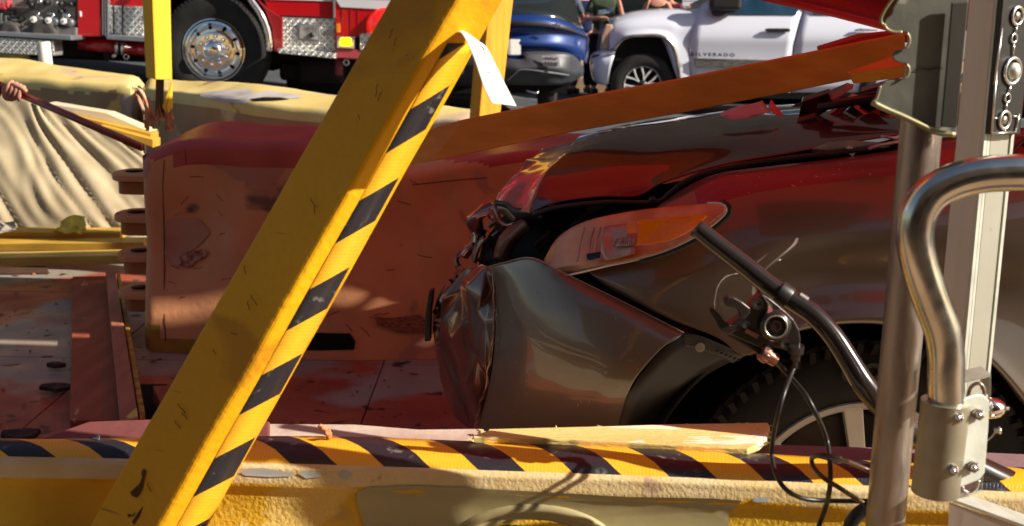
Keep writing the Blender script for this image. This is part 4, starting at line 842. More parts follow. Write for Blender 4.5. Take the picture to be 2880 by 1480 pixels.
# cowl and wrecked plates at the windscreen base
for pts, Y, mt in (((( 2255, 285), (2330, 262), (2345, 300), (2290, 335), (2240, 355)), 3.0, m_carr), (((2240, 345), (2290, 330), (2320, 350), (2270, 372)), 2.9, m_black),
                   (((2275, 290), (2380, 245), (2400, 250), (2300, 305)), 3.1, mat('light glass shard', (.25, .24, .24), None, 5, .15, .5)), (((2330, 325), (2395, 275), (2412, 280), (2350, 336)), 3.05, mat('pale bent panel', (.5, .47, .46), None, 5, .25, .7)),
                   (((2360, 340), (2440, 268), (2500, 262), (2420, 355)), 3.06, m_dark), (((2380, 350), (2500, 290), (2530, 310), (2420, 365)), 3.0, m_carr), (((2450, 375), (2480, 318), (2530, 322), (2510, 385)), 2.95, m_dark),
                   (((2300, 300), (2400, 285), (2530, 255), (2530, 262), (2400, 294), (2305, 310)), 2.95, m_black), (((2400, 300), (2440, 330), (2530, 345), (2530, 380), (2440, 362)), 2.98, m_carr),
                   (((2420, 258), (2530, 225), (2535, 250), (2440, 272)), 3.3, MATS['light glass shard']), (((2340, 275), (2370, 258), (2350, 300), (2335, 300)), 3.2, m_chrome)):
    o = MB().prism([W(x, y, Y+rs.uniform(-.03, .03)) for x, y in pts], (.01, .03, .01)).build('broken_trim', mt, car, smooth=False, bevel=.002)
MB().tube([W(2300, 303, 2.9), W(2420, 285, 2.88), W(2545, 262, 2.86)], .009, 8).build('wiper_arm', m_black, car)
patch('cowl', [[(2230, 290, 3.5), (2400, 260, 3.5), (2620, 230, 3.5)], [(2230, 340, 3.2), (2400, 320, 3.2), (2620, 300, 3.2)], [(2240, 390, 2.95), (2400, 380, 2.95), (2620, 370, 2.95)]], m_dark, car, 4, 4, fn=nz(.02, 9), solid=.004)
# paper sheet and pink scrap on the bonnet
pap = thing('paper_scrap', W(2100, 320, 3.0), 'grey white crumpled poster scrap lying on the bonnet under the orange board', 'paper')
patch('sheet', [[(2025, 318, 3.08), (2090, 296, 3.1), (2142, 282, 3.12)], [(2035, 330, 3.0), (2100, 318, 3.02), (2160, 305, 3.04)], [(2060, 334, 2.95), (2110, 330, 2.95), (2172, 318, 2.97)]], mat('printed grey paper', (.52, .50, .54), (.44, .40, .45), 8, .5, spot=(.25, .08, .08), spsc=16, spth=.62), pap, 5, 5, fn=nz(.006, 12), solid=.001)
pk = patch('paper_scrap', [[(2158, 300, 3.06), (2170, 282, 3.08), (2176, 292, 3.08)], [(2170, 312, 3.0), (2185, 305, 3.02), (2194, 308, 3.02)], [(2185, 322, 2.97), (2200, 322, 2.97), (2208, 322, 2.97)]], mat('pink paper', (.7, .2, .22), (.55, .12, .15), 30, .6), None, 4, 4, fn=nz(.008, 20), solid=.001)
tag(pk, 'small pink crumpled scrap beside the grey paper on the bonnet', 'paper')
# hinge bracket lying in the bonnet gap
hg = MB().prism([W(x, y, 2.6) for x, y in ((2285, 418), (2330, 400), (2390, 394), (2480, 400), (2475, 408), (2400, 416), (2330, 424))], (0, .02, -.01)).build('bonnet_hinge', mat('dusty bare hinge', (.42, .36, .32), (.3, .25, .22), 30, .6), car, smooth=False, bevel=.002)
MB().tube(crom([W(2405, 420, 2.6), W(2430, 422, 2.59), (W(2470, 410, 2.59)), W(2530, 398, 2.6)], 4), .004, 6).build('prop_rod', mat('pale rod', (.55, .5, .48), None, 4, .4, .5), car)
MB().box(W(2392, 425, 2.59), (.02, .015, .016), Matrix.Rotation(.5, 3, 'Y')).build('clip', m_white, hg, smooth=False, bevel=.002)
MB().tube([W(2478, 384, 2.62), W(2528, 390, 2.62)], .0035, 6).build('prop_rod', MATS['pale rod'], car)
# black engine bay behind the gap and headlight
patch('engine_bay', [[(1440, 590, 2.95), (1500, 588, 2.86), (1640, 555, 2.80), (1880, 505, 2.76), (2200, 430, 2.76), (2560, 380, 2.78)],
                     [(1385, 650, 2.98), (1450, 650, 2.88), (1560, 640, 2.78), (1860, 560, 2.74), (2200, 460, 2.74), (2560, 410, 2.76)],
                     [(1345, 770, 2.92), (1430, 780, 2.82), (1560, 800, 2.70), (1860, 700, 2.62), (2200, 560, 2.66), (2560, 480, 2.70)],
                     [(1340, 1150, 2.88), (1430, 1150, 2.80), (1560, 1150, 2.72), (1800, 1000, 2.66), (2100, 800, 2.66), (2560, 600, 2.70)]], m_dark, car, 5, 5, fn=nz(.02, 8), solid=.01)
# rubber seal following the gap
MB().tube(crom([W(1500, 603, 2.63), W(1570, 584, 2.61), W(1700, 570, 2.58), W(1840, 570, 2.56), W(1882, 545, 2.56), W(1925, 512, 2.56), W(2000, 482, 2.56), (W(2150, 454, 2.57)), W(2350, 430, 2.58), W(2500, 412, 2.6)], 5), .006, 8).build('seal', m_black, car)
MB().lathe(W(1835, 562, 2.55), (-.2, -1, .3), [(0, 0), (0, .008), (.004, .007), (.005, 0)], 14).build('bolt', m_black, car)
for pts, Y in ((((1600, 640), (1650, 600), (1660, 606), (1612, 660)), 2.68), (((1500, 690), (1545, 650), (1555, 670), (1520, 715)), 2.72), (((1650, 590), (1700, 578), (1705, 590), (1655, 604)), 2.66)):
    MB().prism([W(x, y, Y) for x, y in pts], (0, .02, 0)).build('bay_part', m_black, car, smooth=False, bevel=.003)
# front wing (fender)
wing = patch('front_wing', [
    [(1640, 742, 2.46), (1760, 650, 2.50), (1885, 556, 2.56), (2000, 494, 2.58), (2140, 470, 2.58), (2300, 450, 2.58), (2530, 420, 2.60), (2700, 400, 2.62), (2850, 384, 2.64), (3050, 366, 2.66)],
    [(1644, 752, 2.44), (1770, 668, 2.45), (1895, 582, 2.50), (2010, 516, 2.50), (2140, 490, 2.50), (2300, 470, 2.50), (2530, 446, 2.51), (2700, 430, 2.53), (2850, 416, 2.55), (3050, 400, 2.57)],
    [(1650, 762, 2.42), (1790, 720, 2.39), (1920, 650, 2.40), (2030, 590, 2.41), (2150, 556, 2.41), (2300, 534, 2.41), (2530, 506, 2.42), (2700, 492, 2.43), (2850, 480, 2.44), (3050, 466, 2.46)],
    [(1662, 774, 2.40), (1815, 790, 2.35), (1960, 760, 2.34), (2070, 730, 2.34), (2180, 690, 2.34), (2310, 668, 2.34), (2520, 650, 2.34), (2700, 650, 2.35), (2850, 660, 2.36), (3050, 670, 2.38)],
    [(1672, 784, 2.395), (1835, 840, 2.33), (1985, 860, 2.31), (2090, 850, 2.31), (2200, 800, 2.32), (2320, 780, 2.325), (2510, 775, 2.33), (2700, 800, 2.335), (2850, 830, 2.34), (3050, 870, 2.36)],
    [(1690, 800, 2.39), (1860, 884, 2.32), (2010, 938, 2.295), (2096, 985, 2.285), (2200, 900, 2.29), (2310, 868, 2.29), (2480, 862, 2.29), (2640, 890, 2.29), (2790, 960, 2.29), (2960, 1120, 2.30)],
    [(1694, 804, 2.40), (1866, 888, 2.33), (2018, 948, 2.30), (2106, 998, 2.29), (2215, 938, 2.275), (2320, 912, 2.275), (2460, 906, 2.275), (2620, 932, 2.275), (2778, 1010, 2.275), (2920, 1170, 2.28)],
    [(1696, 806, 2.43), (1868, 892, 2.37), (2020, 952, 2.33), (2108, 1004, 2.32), (2220, 944, 2.32), (2322, 918, 2.32), (2460, 912, 2.32), (2618, 940, 2.32), (2772, 1016, 2.32), (2905, 1178, 2.32)]],
    [m_car, m_cardust], car, 6, 6, fn=nz(.003, 3), subsurf=1, solid=.003)
Cn = 9*6
for p in wing.data.polygons:
    i = p.index//Cn; j = p.index % Cn
    if i < 11 and j > 14: p.material_index = 1
# door and cabin to the right
patch('front_door', [
    [(2620, 392, 2.66), (2760, 372, 2.67), (2900, 358, 2.68), (3300, 330, 2.7), (3800, 300, 2.75)],
    [(2620, 430, 2.60), (2760, 410, 2.61), (2900, 396, 2.62), (3300, 370, 2.64), (3800, 350, 2.7)],
    [(3060, 520, 2.46), (3100, 515, 2.46), (3200, 500, 2.47), (3400, 490, 2.48), (3800, 480, 2.52)],
    [(3070, 900, 2.37), (3120, 900, 2.37), (3200, 900, 2.38), (3400, 900, 2.4), (3800, 900, 2.44)],
    [(3080, 1400, 2.42), (3120, 1400, 2.42), (3200, 1400, 2.43), (3400, 1400, 2.45), (3800, 1400, 2.5)]], m_car, car, 5, 5, solid=.004)
cp_ = lambda X, Y, Z: Vector((X, Y, Z))
patch('windscreen', [[(2560, 300, 2.75), (2560, 285, 3.3), (2560, 275, 3.9)], [(2800, 180, 2.82), (2800, 165, 3.35), (2800, 160, 3.85)], [(3050, 30, 2.9), (3050, 10, 3.4), (3050, 10, 3.8)]], mat('cracked dark windscreen', (.03, .02, .03), (.10, .06, .08), 14, .12, coat=1), car, 4, 4)
patch('a_pillar', [[(2560, 318, 2.72), (2700, 262, 2.76), (2860, 170, 2.8), (3060, 20, 2.88)], [(2560, 372, 2.66), (2700, 350, 2.68), (2880, 330, 2.7), (3060, 320, 2.72)]], m_carr, car, 5, 3)
patch('side_window', [[(2872, 398, 2.585), (2960, 300, 2.66), (3100, 200, 2.75), (3700, 120, 2.8)], [(2836, 440, 2.515), (2960, 425, 2.53), (3100, 415, 2.56), (3700, 380, 2.62)]], m_dark, car, 4, 3)
MB().tube(crom([W(2834, 440, 2.512), W(2862, 410, 2.53), W(2900, 380, 2.56)], 4), .004, 6).build('window_seal', m_black, car)
bk = MB().box((3.3, 3.25, .75), (3.4, 1.55, .75)).build('rear_body', m_car, car, smooth=False, bevel=.12, seg=5)
MB().box((3.2, 3.3, 1.38), (2.6, 1.35, .55)).build('cabin', m_glass, car, smooth=False, bevel=.2, seg=5)
MB().box((3.2, 3.3, 1.68), (2.2, 1.3, .05)).build('roof', m_carr, car, smooth=False, bevel=.02)
MB().box((.85, 3.15, .55), (1.3, 1.0, .5)).build('engine_block', m_dark, car, smooth=False, bevel=.05)
# bumper corner
bump = patch('bumper', [
    [(1372, 752, 2.56), (1425, 738, 2.50), (1500, 727, 2.44), (1605, 778, 2.39), (1752, 850, 2.335), (1925, 937, 2.29)],
    [(1392, 800, 2.535), (1445, 790, 2.46), (1525, 790, 2.41), (1625, 830, 2.36), (1760, 882, 2.31), (1908, 952, 2.275)],
    [(1392, 900, 2.52), (1462, 890, 2.425), (1560, 898, 2.365), (1665, 918, 2.32), (1775, 948, 2.285), (1862, 980, 2.265)],
    [(1386, 1000, 2.52), (1466, 996, 2.42), (1560, 1004, 2.355), (1655, 1020, 2.31), (1725, 1040, 2.28), (1790, 1062, 2.265)],
    [(1370, 1100, 2.56), (1455, 1104, 2.46), (1550, 1114, 2.40), (1640, 1124, 2.355), (1700, 1132, 2.325), (1758, 1134, 2.31)],
    [(1350, 1190, 2.66), (1440, 1200, 2.58), (1540, 1210, 2.53), (1625, 1216, 2.49), (1690, 1222, 2.46), (1738, 1230, 2.44)],
    [(1345, 1290, 2.85), (1440, 1300, 2.78), (1540, 1310, 2.73), (1625, 1316, 2.69), (1695, 1322, 2.66), (1750, 1330, 2.64)]],
    m_car, car, 7, 7, fn=nz(.003, 2.6), subsurf=1, solid=.004)
# thin bright torn edge on the top of the bumper
MB().tube(crom([W(1372, 751, 2.555), W(1425, 737, 2.495), W(1500, 726, 2.435), W(1605, 777, 2.385), W(1752, 849, 2.33), W(1924, 936, 2.287)], 5), .0014, 6).build('bumper_edge', mat('grey trim edge', (.3, .27, .25), None, 4, .3, .6), car)
# crumpled bumper nose
nose = crumple('bumper_nose', [
    [(1288, 748, 3.05), (1310, 746, 2.9), (1335, 744, 2.75), (1360, 746, 2.62), (1374, 752, 2.56)],
    [(1232, 818, 3.05), (1268, 815, 2.86), (1310, 812, 2.7), (1355, 806, 2.58), (1393, 800, 2.535)],
    [(1212, 895, 3.05), (1255, 895, 2.84), (1302, 895, 2.68), (1350, 898, 2.56), (1393, 900, 2.52)],
    [(1216, 985, 3.02), (1258, 990, 2.84), (1300, 993, 2.68), (1346, 998, 2.57), (1387, 1000, 2.52)],
    [(1240, 1075, 3.0), (1272, 1082, 2.86), (1306, 1090, 2.72), (1340, 1096, 2.62), (1371, 1100, 2.56)],
    [(1292, 1160, 2.98), (1306, 1166, 2.88), (1322, 1176, 2.78), (1338, 1184, 2.7), (1351, 1190, 2.66)],
    [(1335, 1215, 2.95), (1338, 1222, 2.9), (1340, 1230, 2.86), (1344, 1240, 2.82), (1346, 1290, 2.85)]],
    mat('crumpled brown paint', (.16, .085, .06), (.12, .06, .045), 6, .28, .6, coat=1, crough=.08), car, .022, 5, 2, 1, .5)
MB().tube([p+Vector([noise.noise(p*40+Vector((k*3, 0, 0)))*.006 for k in range(3)]) for p in crom([W(1384, 765, 2.53), W(1390, 830, 2.52), W(1388, 920, 2.505), W(1376, 1010, 2.51), W(1362, 1100, 2.545), W(1344, 1160, 2.62), W(1338, 1205, 2.66)], 8)], .0025, 6).build('crease', mat('bare torn edge', (.45, .3, .24), (.2, .1, .08), 40, .3, .7), car)
# black number plate holder / fog trim at the far left of the nose
MB().prism([W(x, y, 3.06) for x, y in ((1206, 820), (1222, 814), (1214, 880), (1212, 960), (1194, 962), (1194, 900))], (.0, .03, 0)).build('fog_trim', m_black, car, smooth=False, bevel=.004)
# torn grille strips and crushed front pieces
def strip3(pts, w1, Y0, Y1, mt, name, sd, amp=.012, wid=None):
    r = random.Random(sd); n = len(pts); a = []; b_ = []
    for i, (x, y) in enumerate(pts):
        Y = Y0+(Y1-Y0)*i/(n-1); j = min(i, n-2); tx, ty = pts[j+1][0]-pts[j][0], pts[j+1][1]-pts[j][1]; L_ = math.hypot(tx, ty); nx, ny = -ty/L_, tx/L_
        ww = w1*(wid[i] if wid else 1); a.append((x+nx*ww, y+ny*ww, Y+.03)); b_.append((x-nx*ww, y-ny*ww, Y-.02))
    mid_ = [((p[0]+q[0])/2, (p[1]+q[1])/2, (p[2]+q[2])/2-.025) for p, q in zip(a, b_)]
    patch(name, [a, mid_, b_], mt, car, 5, 4, fn=nz(amp, 16), solid=.003)
m_pink = mat('crumpled reddish trim', (.34, .13, .12), (.24, .08, .07), 14, .18, .8, coat=1)
def c3(x, y): return (1280+x/3.486, 420+y/3.486)
strip3([c3(*p) for p in ((390, 530), (320, 590), (220, 660), (200, 720), (215, 800), (260, 870))], 17, 3.0, 3.05, m_pink, 'torn_strip', 1, wid=[.5, .9, 1.2, 1.2, 1, .5])
strip3([c3(*p) for p in ((340, 590), (390, 660), (470, 720), (560, 750), (620, 720))], 12, 2.9, 2.85, m_pink, 'torn_strip', 2, wid=[1, 1.2, 1, .8, .6])
strip3([c3(*p) for p in ((380, 550), (480, 575), (600, 620), (740, 660), (850, 690))], 13, 2.88, 2.7, m_black, 'torn_strip', 3, wid=[1, 1.2, 1.3, 1.1, .4])
strip3([c3(*p) for p in ((400, 590), (470, 600), (520, 620), (600, 660))], 8, 2.86, 2.8, mat('dull grey trim', (.25, .22, .16), None, 4, .35, .5), 'torn_strip', 4)
strip3([c3(*p) for p in ((700, 730), (600, 800), (520, 900), (480, 1000), (460, 1090))], 24, 2.74, 2.8, mat('brown inner bracket', (.16, .09, .065), (.1, .05, .035), 14, .3, .4), 'inner_bracket', 5, .006)
strip3([c3(*p) for p in ((290, 870), (240, 930), (200, 1010), (180, 1110))], 7, 2.95, 2.98, MATS['grey trim edge'], 'torn_strip', 6, .004)
strip3([c3(*p) for p in ((180, 840), (200, 880), (160, 950), (110, 1010), (70, 1090))], 14, 3.05, 3.05, m_pink, 'torn_strip', 7, .02)
strip3([c3(*p) for p in ((90, 960), (40, 1020), (10, 1090), (20, 1150))], 9, 3.1, 3.08, MATS['crumpled brown paint'], 'torn_strip', 8, .015)
strip3([c3(*p) for p in ((170, 830), (190, 860), (185, 920))], 5, 3.0, 3.0, m_silver, 'torn_strip', 9, .006)
strip3([c3(*p) for p in ((330, 760), (390, 720), (410, 710))], 4, 2.9, 2.9, MATS['dull grey trim'], 'torn_strip', 10, .003)
strip3([c3(*p) for p in ((370, 860), (430, 810))], 3, 2.9, 2.9, MATS['dull grey trim'], 'torn_strip', 11, .002)
for i in range(26):
    x, y = c3(rs.uniform(200, 560), rs.uniform(800, 1120)); s = rs.uniform(4, 14); Y = rs.uniform(2.84, 2.95)
    MB().prism([W(x+s*math.cos(t)*rs.uniform(.5, 1.3), y+s*math.sin(t)*rs.uniform(.5, 1.5), Y+rs.uniform(-.02, .02)) for t in (0, 1.6, 3.2, 4.6)], (.004, .008, 0)).build('crushed_bit', [m_black, m_dark, m_black, m_pink][i % 4], car, smooth=False)
ZO[0] = -.10
# headlight: housing, reflectors, amber cell and clear lens
hl = patch('headlight', [
    [(1530, 730, 2.62), (1570, 668, 2.6), (1650, 622, 2.57), (1780, 594, 2.54), (1900, 580, 2.50), (2010, 572, 2.45), (2036, 578, 2.42)],
    [(1532, 745, 2.60), (1590, 700, 2.57), (1690, 665, 2.53), (1800, 640, 2.50), (1900, 622, 2.46), (1990, 604, 2.42), (2037, 586, 2.41)],
    [(1540, 764, 2.58), (1610, 740, 2.53), (1700, 716, 2.49), (1800, 692, 2.46), (1890, 668, 2.43), (1975, 636, 2.40), (2034, 596, 2.40)],
    [(1562, 777, 2.57), (1620, 764, 2.52), (1710, 742, 2.47), (1800, 722, 2.44), (1890, 692, 2.415), (1970, 650, 2.395), (2028, 606, 2.40)]],
    mat('warm reflector', (.78, .38, .18), (.55, .22, .08), 14, .4, .2), car, 5, 5, solid=.004)
ZO[0] = -.125
m_amber = mat('amber lens cell', (1, .30, .002), (1, .24, .002), 8, .5, bump=.5, bsc=120)
m_amber.node_tree.nodes['Principled BSDF'].inputs['Subsurface Weight'].default_value = .5
m_amber.node_tree.nodes['Principled BSDF'].inputs['Subsurface Scale'].default_value = .02
patch('amber_cell', [[(1800, 618, 2.412), (1850, 616, 2.408), (1930, 608, 2.396), (1988, 606, 2.376)], [(1795, 655, 2.402), (1850, 652, 2.398), (1915, 640, 2.384), (1966, 625, 2.366)], [(1790, 692, 2.395), (1850, 684, 2.388), (1905, 666, 2.374), (1948, 642, 2.360)]], m_amber, hl, 5, 5, solid=.003)
patch('amber_cell', [[(1762, 628, 2.488), (1795, 620, 2.474)], [(1762, 656, 2.478), (1790, 652, 2.46)]], m_amber, hl, 4, 4)
ZO[0] = -.10
m_vert = mat('silver reflector', (.66, .42, .30), (.45, .24, .15), 22, .3, .5)
patch('reflector', [[(1700, 640, 2.51), (1730, 632, 2.50), (1762, 628, 2.49)], [(1690, 700, 2.475), (1730, 700, 2.47), (1780, 690, 2.445)], [(1700, 732, 2.465), (1740, 726, 2.45), (1785, 712, 2.435)]], m_vert, hl, 4, 4, fn=nz(.002, 40))
patch('reflector', [[(1735, 672, 2.474), (1785, 662, 2.448)], [(1722, 692, 2.464), (1785, 690, 2.438)]], mat('ribbed inner lens', (.3, .13, .08), (.6, .4, .3), 60, .2, .6, stretch=(4, 1, .4)), hl, 4, 4)
for i in range(8): MB().tube([W(1740+i*6, 670-i*.9, 2.462-i*.0034), W(1738+i*6, 692-i*.5, 2.452-i*.003)], .0009, 5).build('rib', m_vert, hl)
for x in (1632, 1660, 1678): MB().tube(crom([W(x+12, 640, 2.545-(x-1632)*.0005), W(x, 680, 2.53-(x-1632)*.0005), W(x-8, 735, 2.505-(x-1632)*.0005)], 4), .0025, 6).build('rib', m_vert, hl)
MB().prism([W(x, y, 2.475) for x, y in ((1650, 716), (1690, 710), (1688, 726), (1660, 734), (1650, 728))], (0, .01, 0)).build('dark_slot', m_dark, hl, smooth=False, bevel=.002)
gm = bpy.data.materials.new('clear headlight lens'); gm.use_nodes = True; N = gm.node_tree.nodes; L = gm.node_tree.links; N.remove(N['Principled BSDF'])
t_ = N.new('ShaderNodeBsdfTransparent'); t_.inputs[0].default_value = (1, .93, .9, 1); g_ = N.new('ShaderNodeBsdfGlossy'); g_.inputs['Roughness'].default_value = .03; f_ = N.new('ShaderNodeValue'); f_.outputs[0].default_value = .03
x_ = N.new('ShaderNodeMixShader'); L.new(f_.outputs[0], x_.inputs[0]); L.new(t_.outputs[0], x_.inputs[1]); L.new(g_.outputs[0], x_.inputs[2]); L.new(x_.outputs[0], N['Material Output'].inputs[0])
ZO[0] = -.125
patch('headlight_lens', [
    [(1528, 735, 2.570), (1568, 666, 2.550), (1650, 619, 2.515), (1780, 591, 2.480), (1900, 576, 2.435), (2012, 569, 2.390), (2040, 578, 2.370)],
    [(1530, 748, 2.540), (1590, 700, 2.510), (1690, 665, 2.470), (1800, 640, 2.430), (1900, 620, 2.390), (1992, 602, 2.355), (2041, 586, 2.358)],
    [(1538, 768, 2.520), (1610, 744, 2.470), (1702, 718, 2.425), (1800, 694, 2.390), (1892, 668, 2.365), (1978, 636, 2.340), (2037, 598, 2.350)],
    [(1560, 780, 2.520), (1620, 768, 2.470), (1712, 746, 2.420), (1802, 726, 2.390), (1892, 695, 2.370), (1972, 653, 2.350), (2030, 609, 2.355)]], gm, hl, 6, 6, solid=0)
MB().tube(crom([W(1560, 781, 2.55), W(1622, 769, 2.50), W(1714, 747, 2.448), W(1804, 727, 2.418), W(1894, 696, 2.397), W(1974, 654, 2.377), (W(2032, 609, 2.382)), W(2042, 586, 2.386), W(2026, 573, 2.40), W(1990, 571, 2.43)], 6), .0026, 8).build('lens_rim', mat('pale lens rim', (.6, .5, .42), None, 4, .15, .3, coat=1), hl)
MB().tube(crom([W(1800, 736, 2.42), W(1894, 705, 2.40), W(1980, 662, 2.38), (W(2042, 612, 2.385)), W(2052, 586, 2.39), W(2034, 568, 2.41)], 6), .006, 8).build('lens_seal', m_black, hl)
ZO[0] = 0
# wheel arch liner and bracket
wc = W(2432, 1117, 2.42)-Vector((0, 0, .262)); RT = .395
def circ(a_, r, Y): return Vector((wc.x+r*math.cos(a_), Y, wc.z+r*math.sin(a_)))
rows = []
for k, (r, Y) in enumerate(((.50, 2.33), (.50, 2.45), (.49, 2.65), (.48, 2.85), (.2, 2.9))):
    rows.append([circ(math.radians(a_), r, Y) for a_ in range(-20, 205, 15)])
patch('arch_liner', rows, m_dark, car, 3, 3, wts=True, solid=.004)
patch('arch_lip', [[(1925, 935, 2.30), (1862, 978, 2.28), (1795, 1055, 2.28), (1762, 1115, 2.30), (1745, 1175, 2.36), (1735, 1240, 2.42)],
                   [(2060, 1010, 2.34), (1985, 1050, 2.34), (1930, 1100, 2.36), (1890, 1150, 2.4), (1862, 1200, 2.44), (1845, 1260, 2.5)]], m_black, car, 5, 4, solid=.006)
patch('arch_bracket', [[(1922, 938, 2.29), (1975, 948, 2.285), (2040, 975, 2.285), (2098, 1000, 2.29)], [(1905, 975, 2.30), (1965, 985, 2.29), (2010, 1000, 2.29), (2060, 1022, 2.30)]], mat('satin black plastic', (.03, .03, .026), (.045, .045, .04), 10, .4), car, 5, 4, solid=.004)
MB().lathe(W(1969, 977, 2.285), (0, -1, .1), [(0, 0), (0, .010), (.002, .0095), (.0025, .006), (.001, .0055), (.0015, 0)], 18).build('bolt', mat('zinc bolt', (.4, .4, .33), None, 4, .4, .6), car, autos=40)
for i in range(6): MB().box(W(2018+i*12, 988+i*5, 2.281), (.006, .004, .003), Matrix.Rotation(-.4, 3, 'Y')).build('clip', m_black, car, smooth=False)
# torn slivers along the broken left edge of the nose
rr = random.Random(21); ed = [(1300, 742), (1262, 785), (1232, 830), (1216, 880), (1212, 930), (1216, 990), (1232, 1060), (1262, 1120), (1296, 1170)]
for i in range(16):
    k = rr.randrange(len(ed)-1); t = rr.random(); x = ed[k][0]+(ed[k+1][0]-ed[k][0])*t; y = ed[k][1]+(ed[k+1][1]-ed[k][1])*t; a_ = rr.uniform(2.2, 4.3); L_ = rr.uniform(4, 10); w_ = rr.uniform(5, 16); Y = 3.03+rr.uniform(-.03, .02)
    x += rr.uniform(4, 18)
    MB().prism([W(x, y-w_, Y), W(x, y+w_, Y), W(x+L_*math.cos(a_), y+L_*math.sin(a_)*.8, Y-.03)], (.003, .006, .002)).build('torn_sliver', [MATS['crumpled brown paint'], m_black, m_pink][i % 3], car, smooth=False)
# scratches and chips on the bumper skin
for i in range(40):
    x = rr.uniform(1420, 1840); y = rr.uniform(800, 1180)
    if y > 935+(1927-x)*.75+120 or y < 750+(x-1500)*.42: continue
    bpy.context.view_layer.update() if i == 0 else None
    inv = bump.matrix_world.inverted(); ok, hit, nn, _ = bump.ray_cast(inv @ CAM, (inv.to_3x3() @ ray(x, y)).normalized())
    ok2, hit2, nn2, _ = bump.ray_cast(inv @ CAM, (inv.to_3x3() @ ray(x+rr.uniform(-6, 14), y+rr.uniform(-12, 10))).normalized())
    if ok and ok2: MB().tube([bump.matrix_world @ hit, bump.matrix_world @ hit2], rr.uniform(.0004, .001), 4).build('scratch', mat('pale paint scratch', (.38, .32, .26), None, 4, .6), car)
# front wheel
def make_wheel(parent, c, R, rim, wid, face=-1, spokes=5, lug=5, mr=None, twin=True):
    """axis along Y, outer face towards the camera (-Y)"""
    c = Vector(c); ax = Vector((0, -1, 0)); h = wid/2; s = (R-rim)
    tyre = MB().lathe(c, ax, [(-h*.9, rim), (-h, rim+s*.3), (-h, rim+s*.7), (-h*.8, R-.012), (-h*.4, R), (0, R), (h*.55, R), (h*.80, R-.008), (h*.93, R-.022), (h, rim+s*.72), (h*1.04, rim+s*.5), (h*1.02, rim+s*.28), (h*.93, rim+s*.08), (h*.88, rim)], 96).build('tyre', m_rub, parent, autos=70)
    q = MB()
    for i in range(72):            # tread blocks
        for j, (a, w_) in enumerate(((h*.62, h*.42), (-h*.1, h*.5))):
            th = 2*math.pi*(i+.5*j)/72; R3 = Matrix.Rotation(-th, 3, 'Y'); p = c+Vector((math.cos(th)*(R-.002), -a, math.sin(th)*(R-.002)))
            q.box(p, (.010, w_, 2*math.pi*R/72*.84), Matrix.Rotation(-th, 3, 'Y') @ Matrix.Rotation(.35, 3, 'X'))
    for i in range(72):            # shoulder sipes
        th = 2*math.pi*i/72; p = c+Vector((math.cos(th)*(R-.018), -h*.925, math.sin(th)*(R-.016))); q.box(p, (.03, .004, .013), Matrix.Rotation(-th, 3, 'Y') @ Matrix.Rotation(.3, 3, 'Y'))
    tr_ = q.build('tread', m_rub, tyre, smooth=False); tr_['kind'] = 'stuff'
    rm = MB().lathe(c, ax, [(h*.88, rim+.004), (h*.96, rim+.002), (h*.97, rim-.008), (h*.86, rim-.016), (h*.3, rim-.03), (-h*.6, rim-.035), (-h*.6, rim-.05)], 72).build('rim', mr, parent, autos=50)
    MB().lathe(c, ax, [(h*.1, 0), (h*.1, rim*.78), (h*.08, rim*.79), (-.01, rim*.8)], 40).build('brake_disc', mat('rusty dark disc', (.07, .06, .055), None, 5, .4, .6), rm)
    return tyre, rm
m_alloy = mat('silver alloy wheel', (.66, .64, .58), (.60, .57, .52), 8, .4, .3, coat=.5, bump=.06)
wh, rm = make_wheel(car, (wc.x, wc.y+.06, wc.z), RT, .262, .22, mr=m_alloy); wh['label'] = 'front wheel tyre'
c0 = Vector((wc.x, wc.y-.035, wc.z))
for i in range(5):
    for sgn in (-1, 1):
        a0 = math.radians(90-6+72*i); a1 = a0+sgn*.235; a2 = a0+sgn*.10
        def pt(a_, r, dy): return c0+Vector((math.cos(a_)*r, dy, math.sin(a_)*r))
        w0, w1 = .05, .085
        A_ = [pt(a2-.20, .07, .0), pt(a2+.20, .07, .0), pt(a2+.14, .07, .05), pt(a2-.14, .07, .05)]
        B_ = [pt(a1-w1, .250, .0), pt(a1+w1, .250, .0), pt(a1+w1*.7, .250, .05), pt(a1-w1*.7, .250, .05)]
        MB().hexa(A_, B_).build('spoke', m_alloy, rm, smooth=False, bevel=.004)
MB().lathe(c0, (0, -1, 0), [(-.04, .085), (.004, .08), (.008, .05), (.012, .045), (.014, 0)], 32).build('hub', m_alloy, rm, autos=50)
# raised lettering arc on the sidewall
def txt(body, size, loc, R3, mt, parent=None, name='lettering', ext=.002, shear=0, spacing=1):
    cu = bpy.data.curves.new(name, 'FONT'); cu.body = body; cu.size = size; cu.extrude = ext; cu.align_x = 'CENTER'; cu.align_y = 'CENTER'; cu.space_character = spacing; cu.shear = shear; cu.offset = size*.05
    o = bpy.data.objects.new(name, cu); COL.objects.link(o); dg = bpy.context.evaluated_depsgraph_get(); me = bpy.data.meshes.new_from_object(o.evaluated_get(dg)); bpy.data.objects.remove(o); bpy.data.curves.remove(cu)
    me.materials.clear(); me.materials.append(mt); o = bpy.data.objects.new(name, me); COL.objects.link(o)
    M4 = R3.to_4x4(); M4.translation = Vector(loc)
    if parent: o.parent = parent; M4.translation = Vector(loc)-root(parent).location
    o.matrix_local = M4; return o
m_rl = mat('rubber lettering', (.05, .047, .043), None, 5, .6)
for i, ch in enumerate('GEOLAR'[0:4] if False else 'CO'):
    a_ = math.radians(99-8*i); r = .335; txt(ch, .05, (wc.x+math.cos(a_)*r, wc.y-.0575, wc.z+math.sin(a_)*r), Matrix.Rotation(-(a_-math.pi/2), 3, 'Y') @ Matrix.Rotation(math.pi/2, 3, 'X'), m_rl, wh)
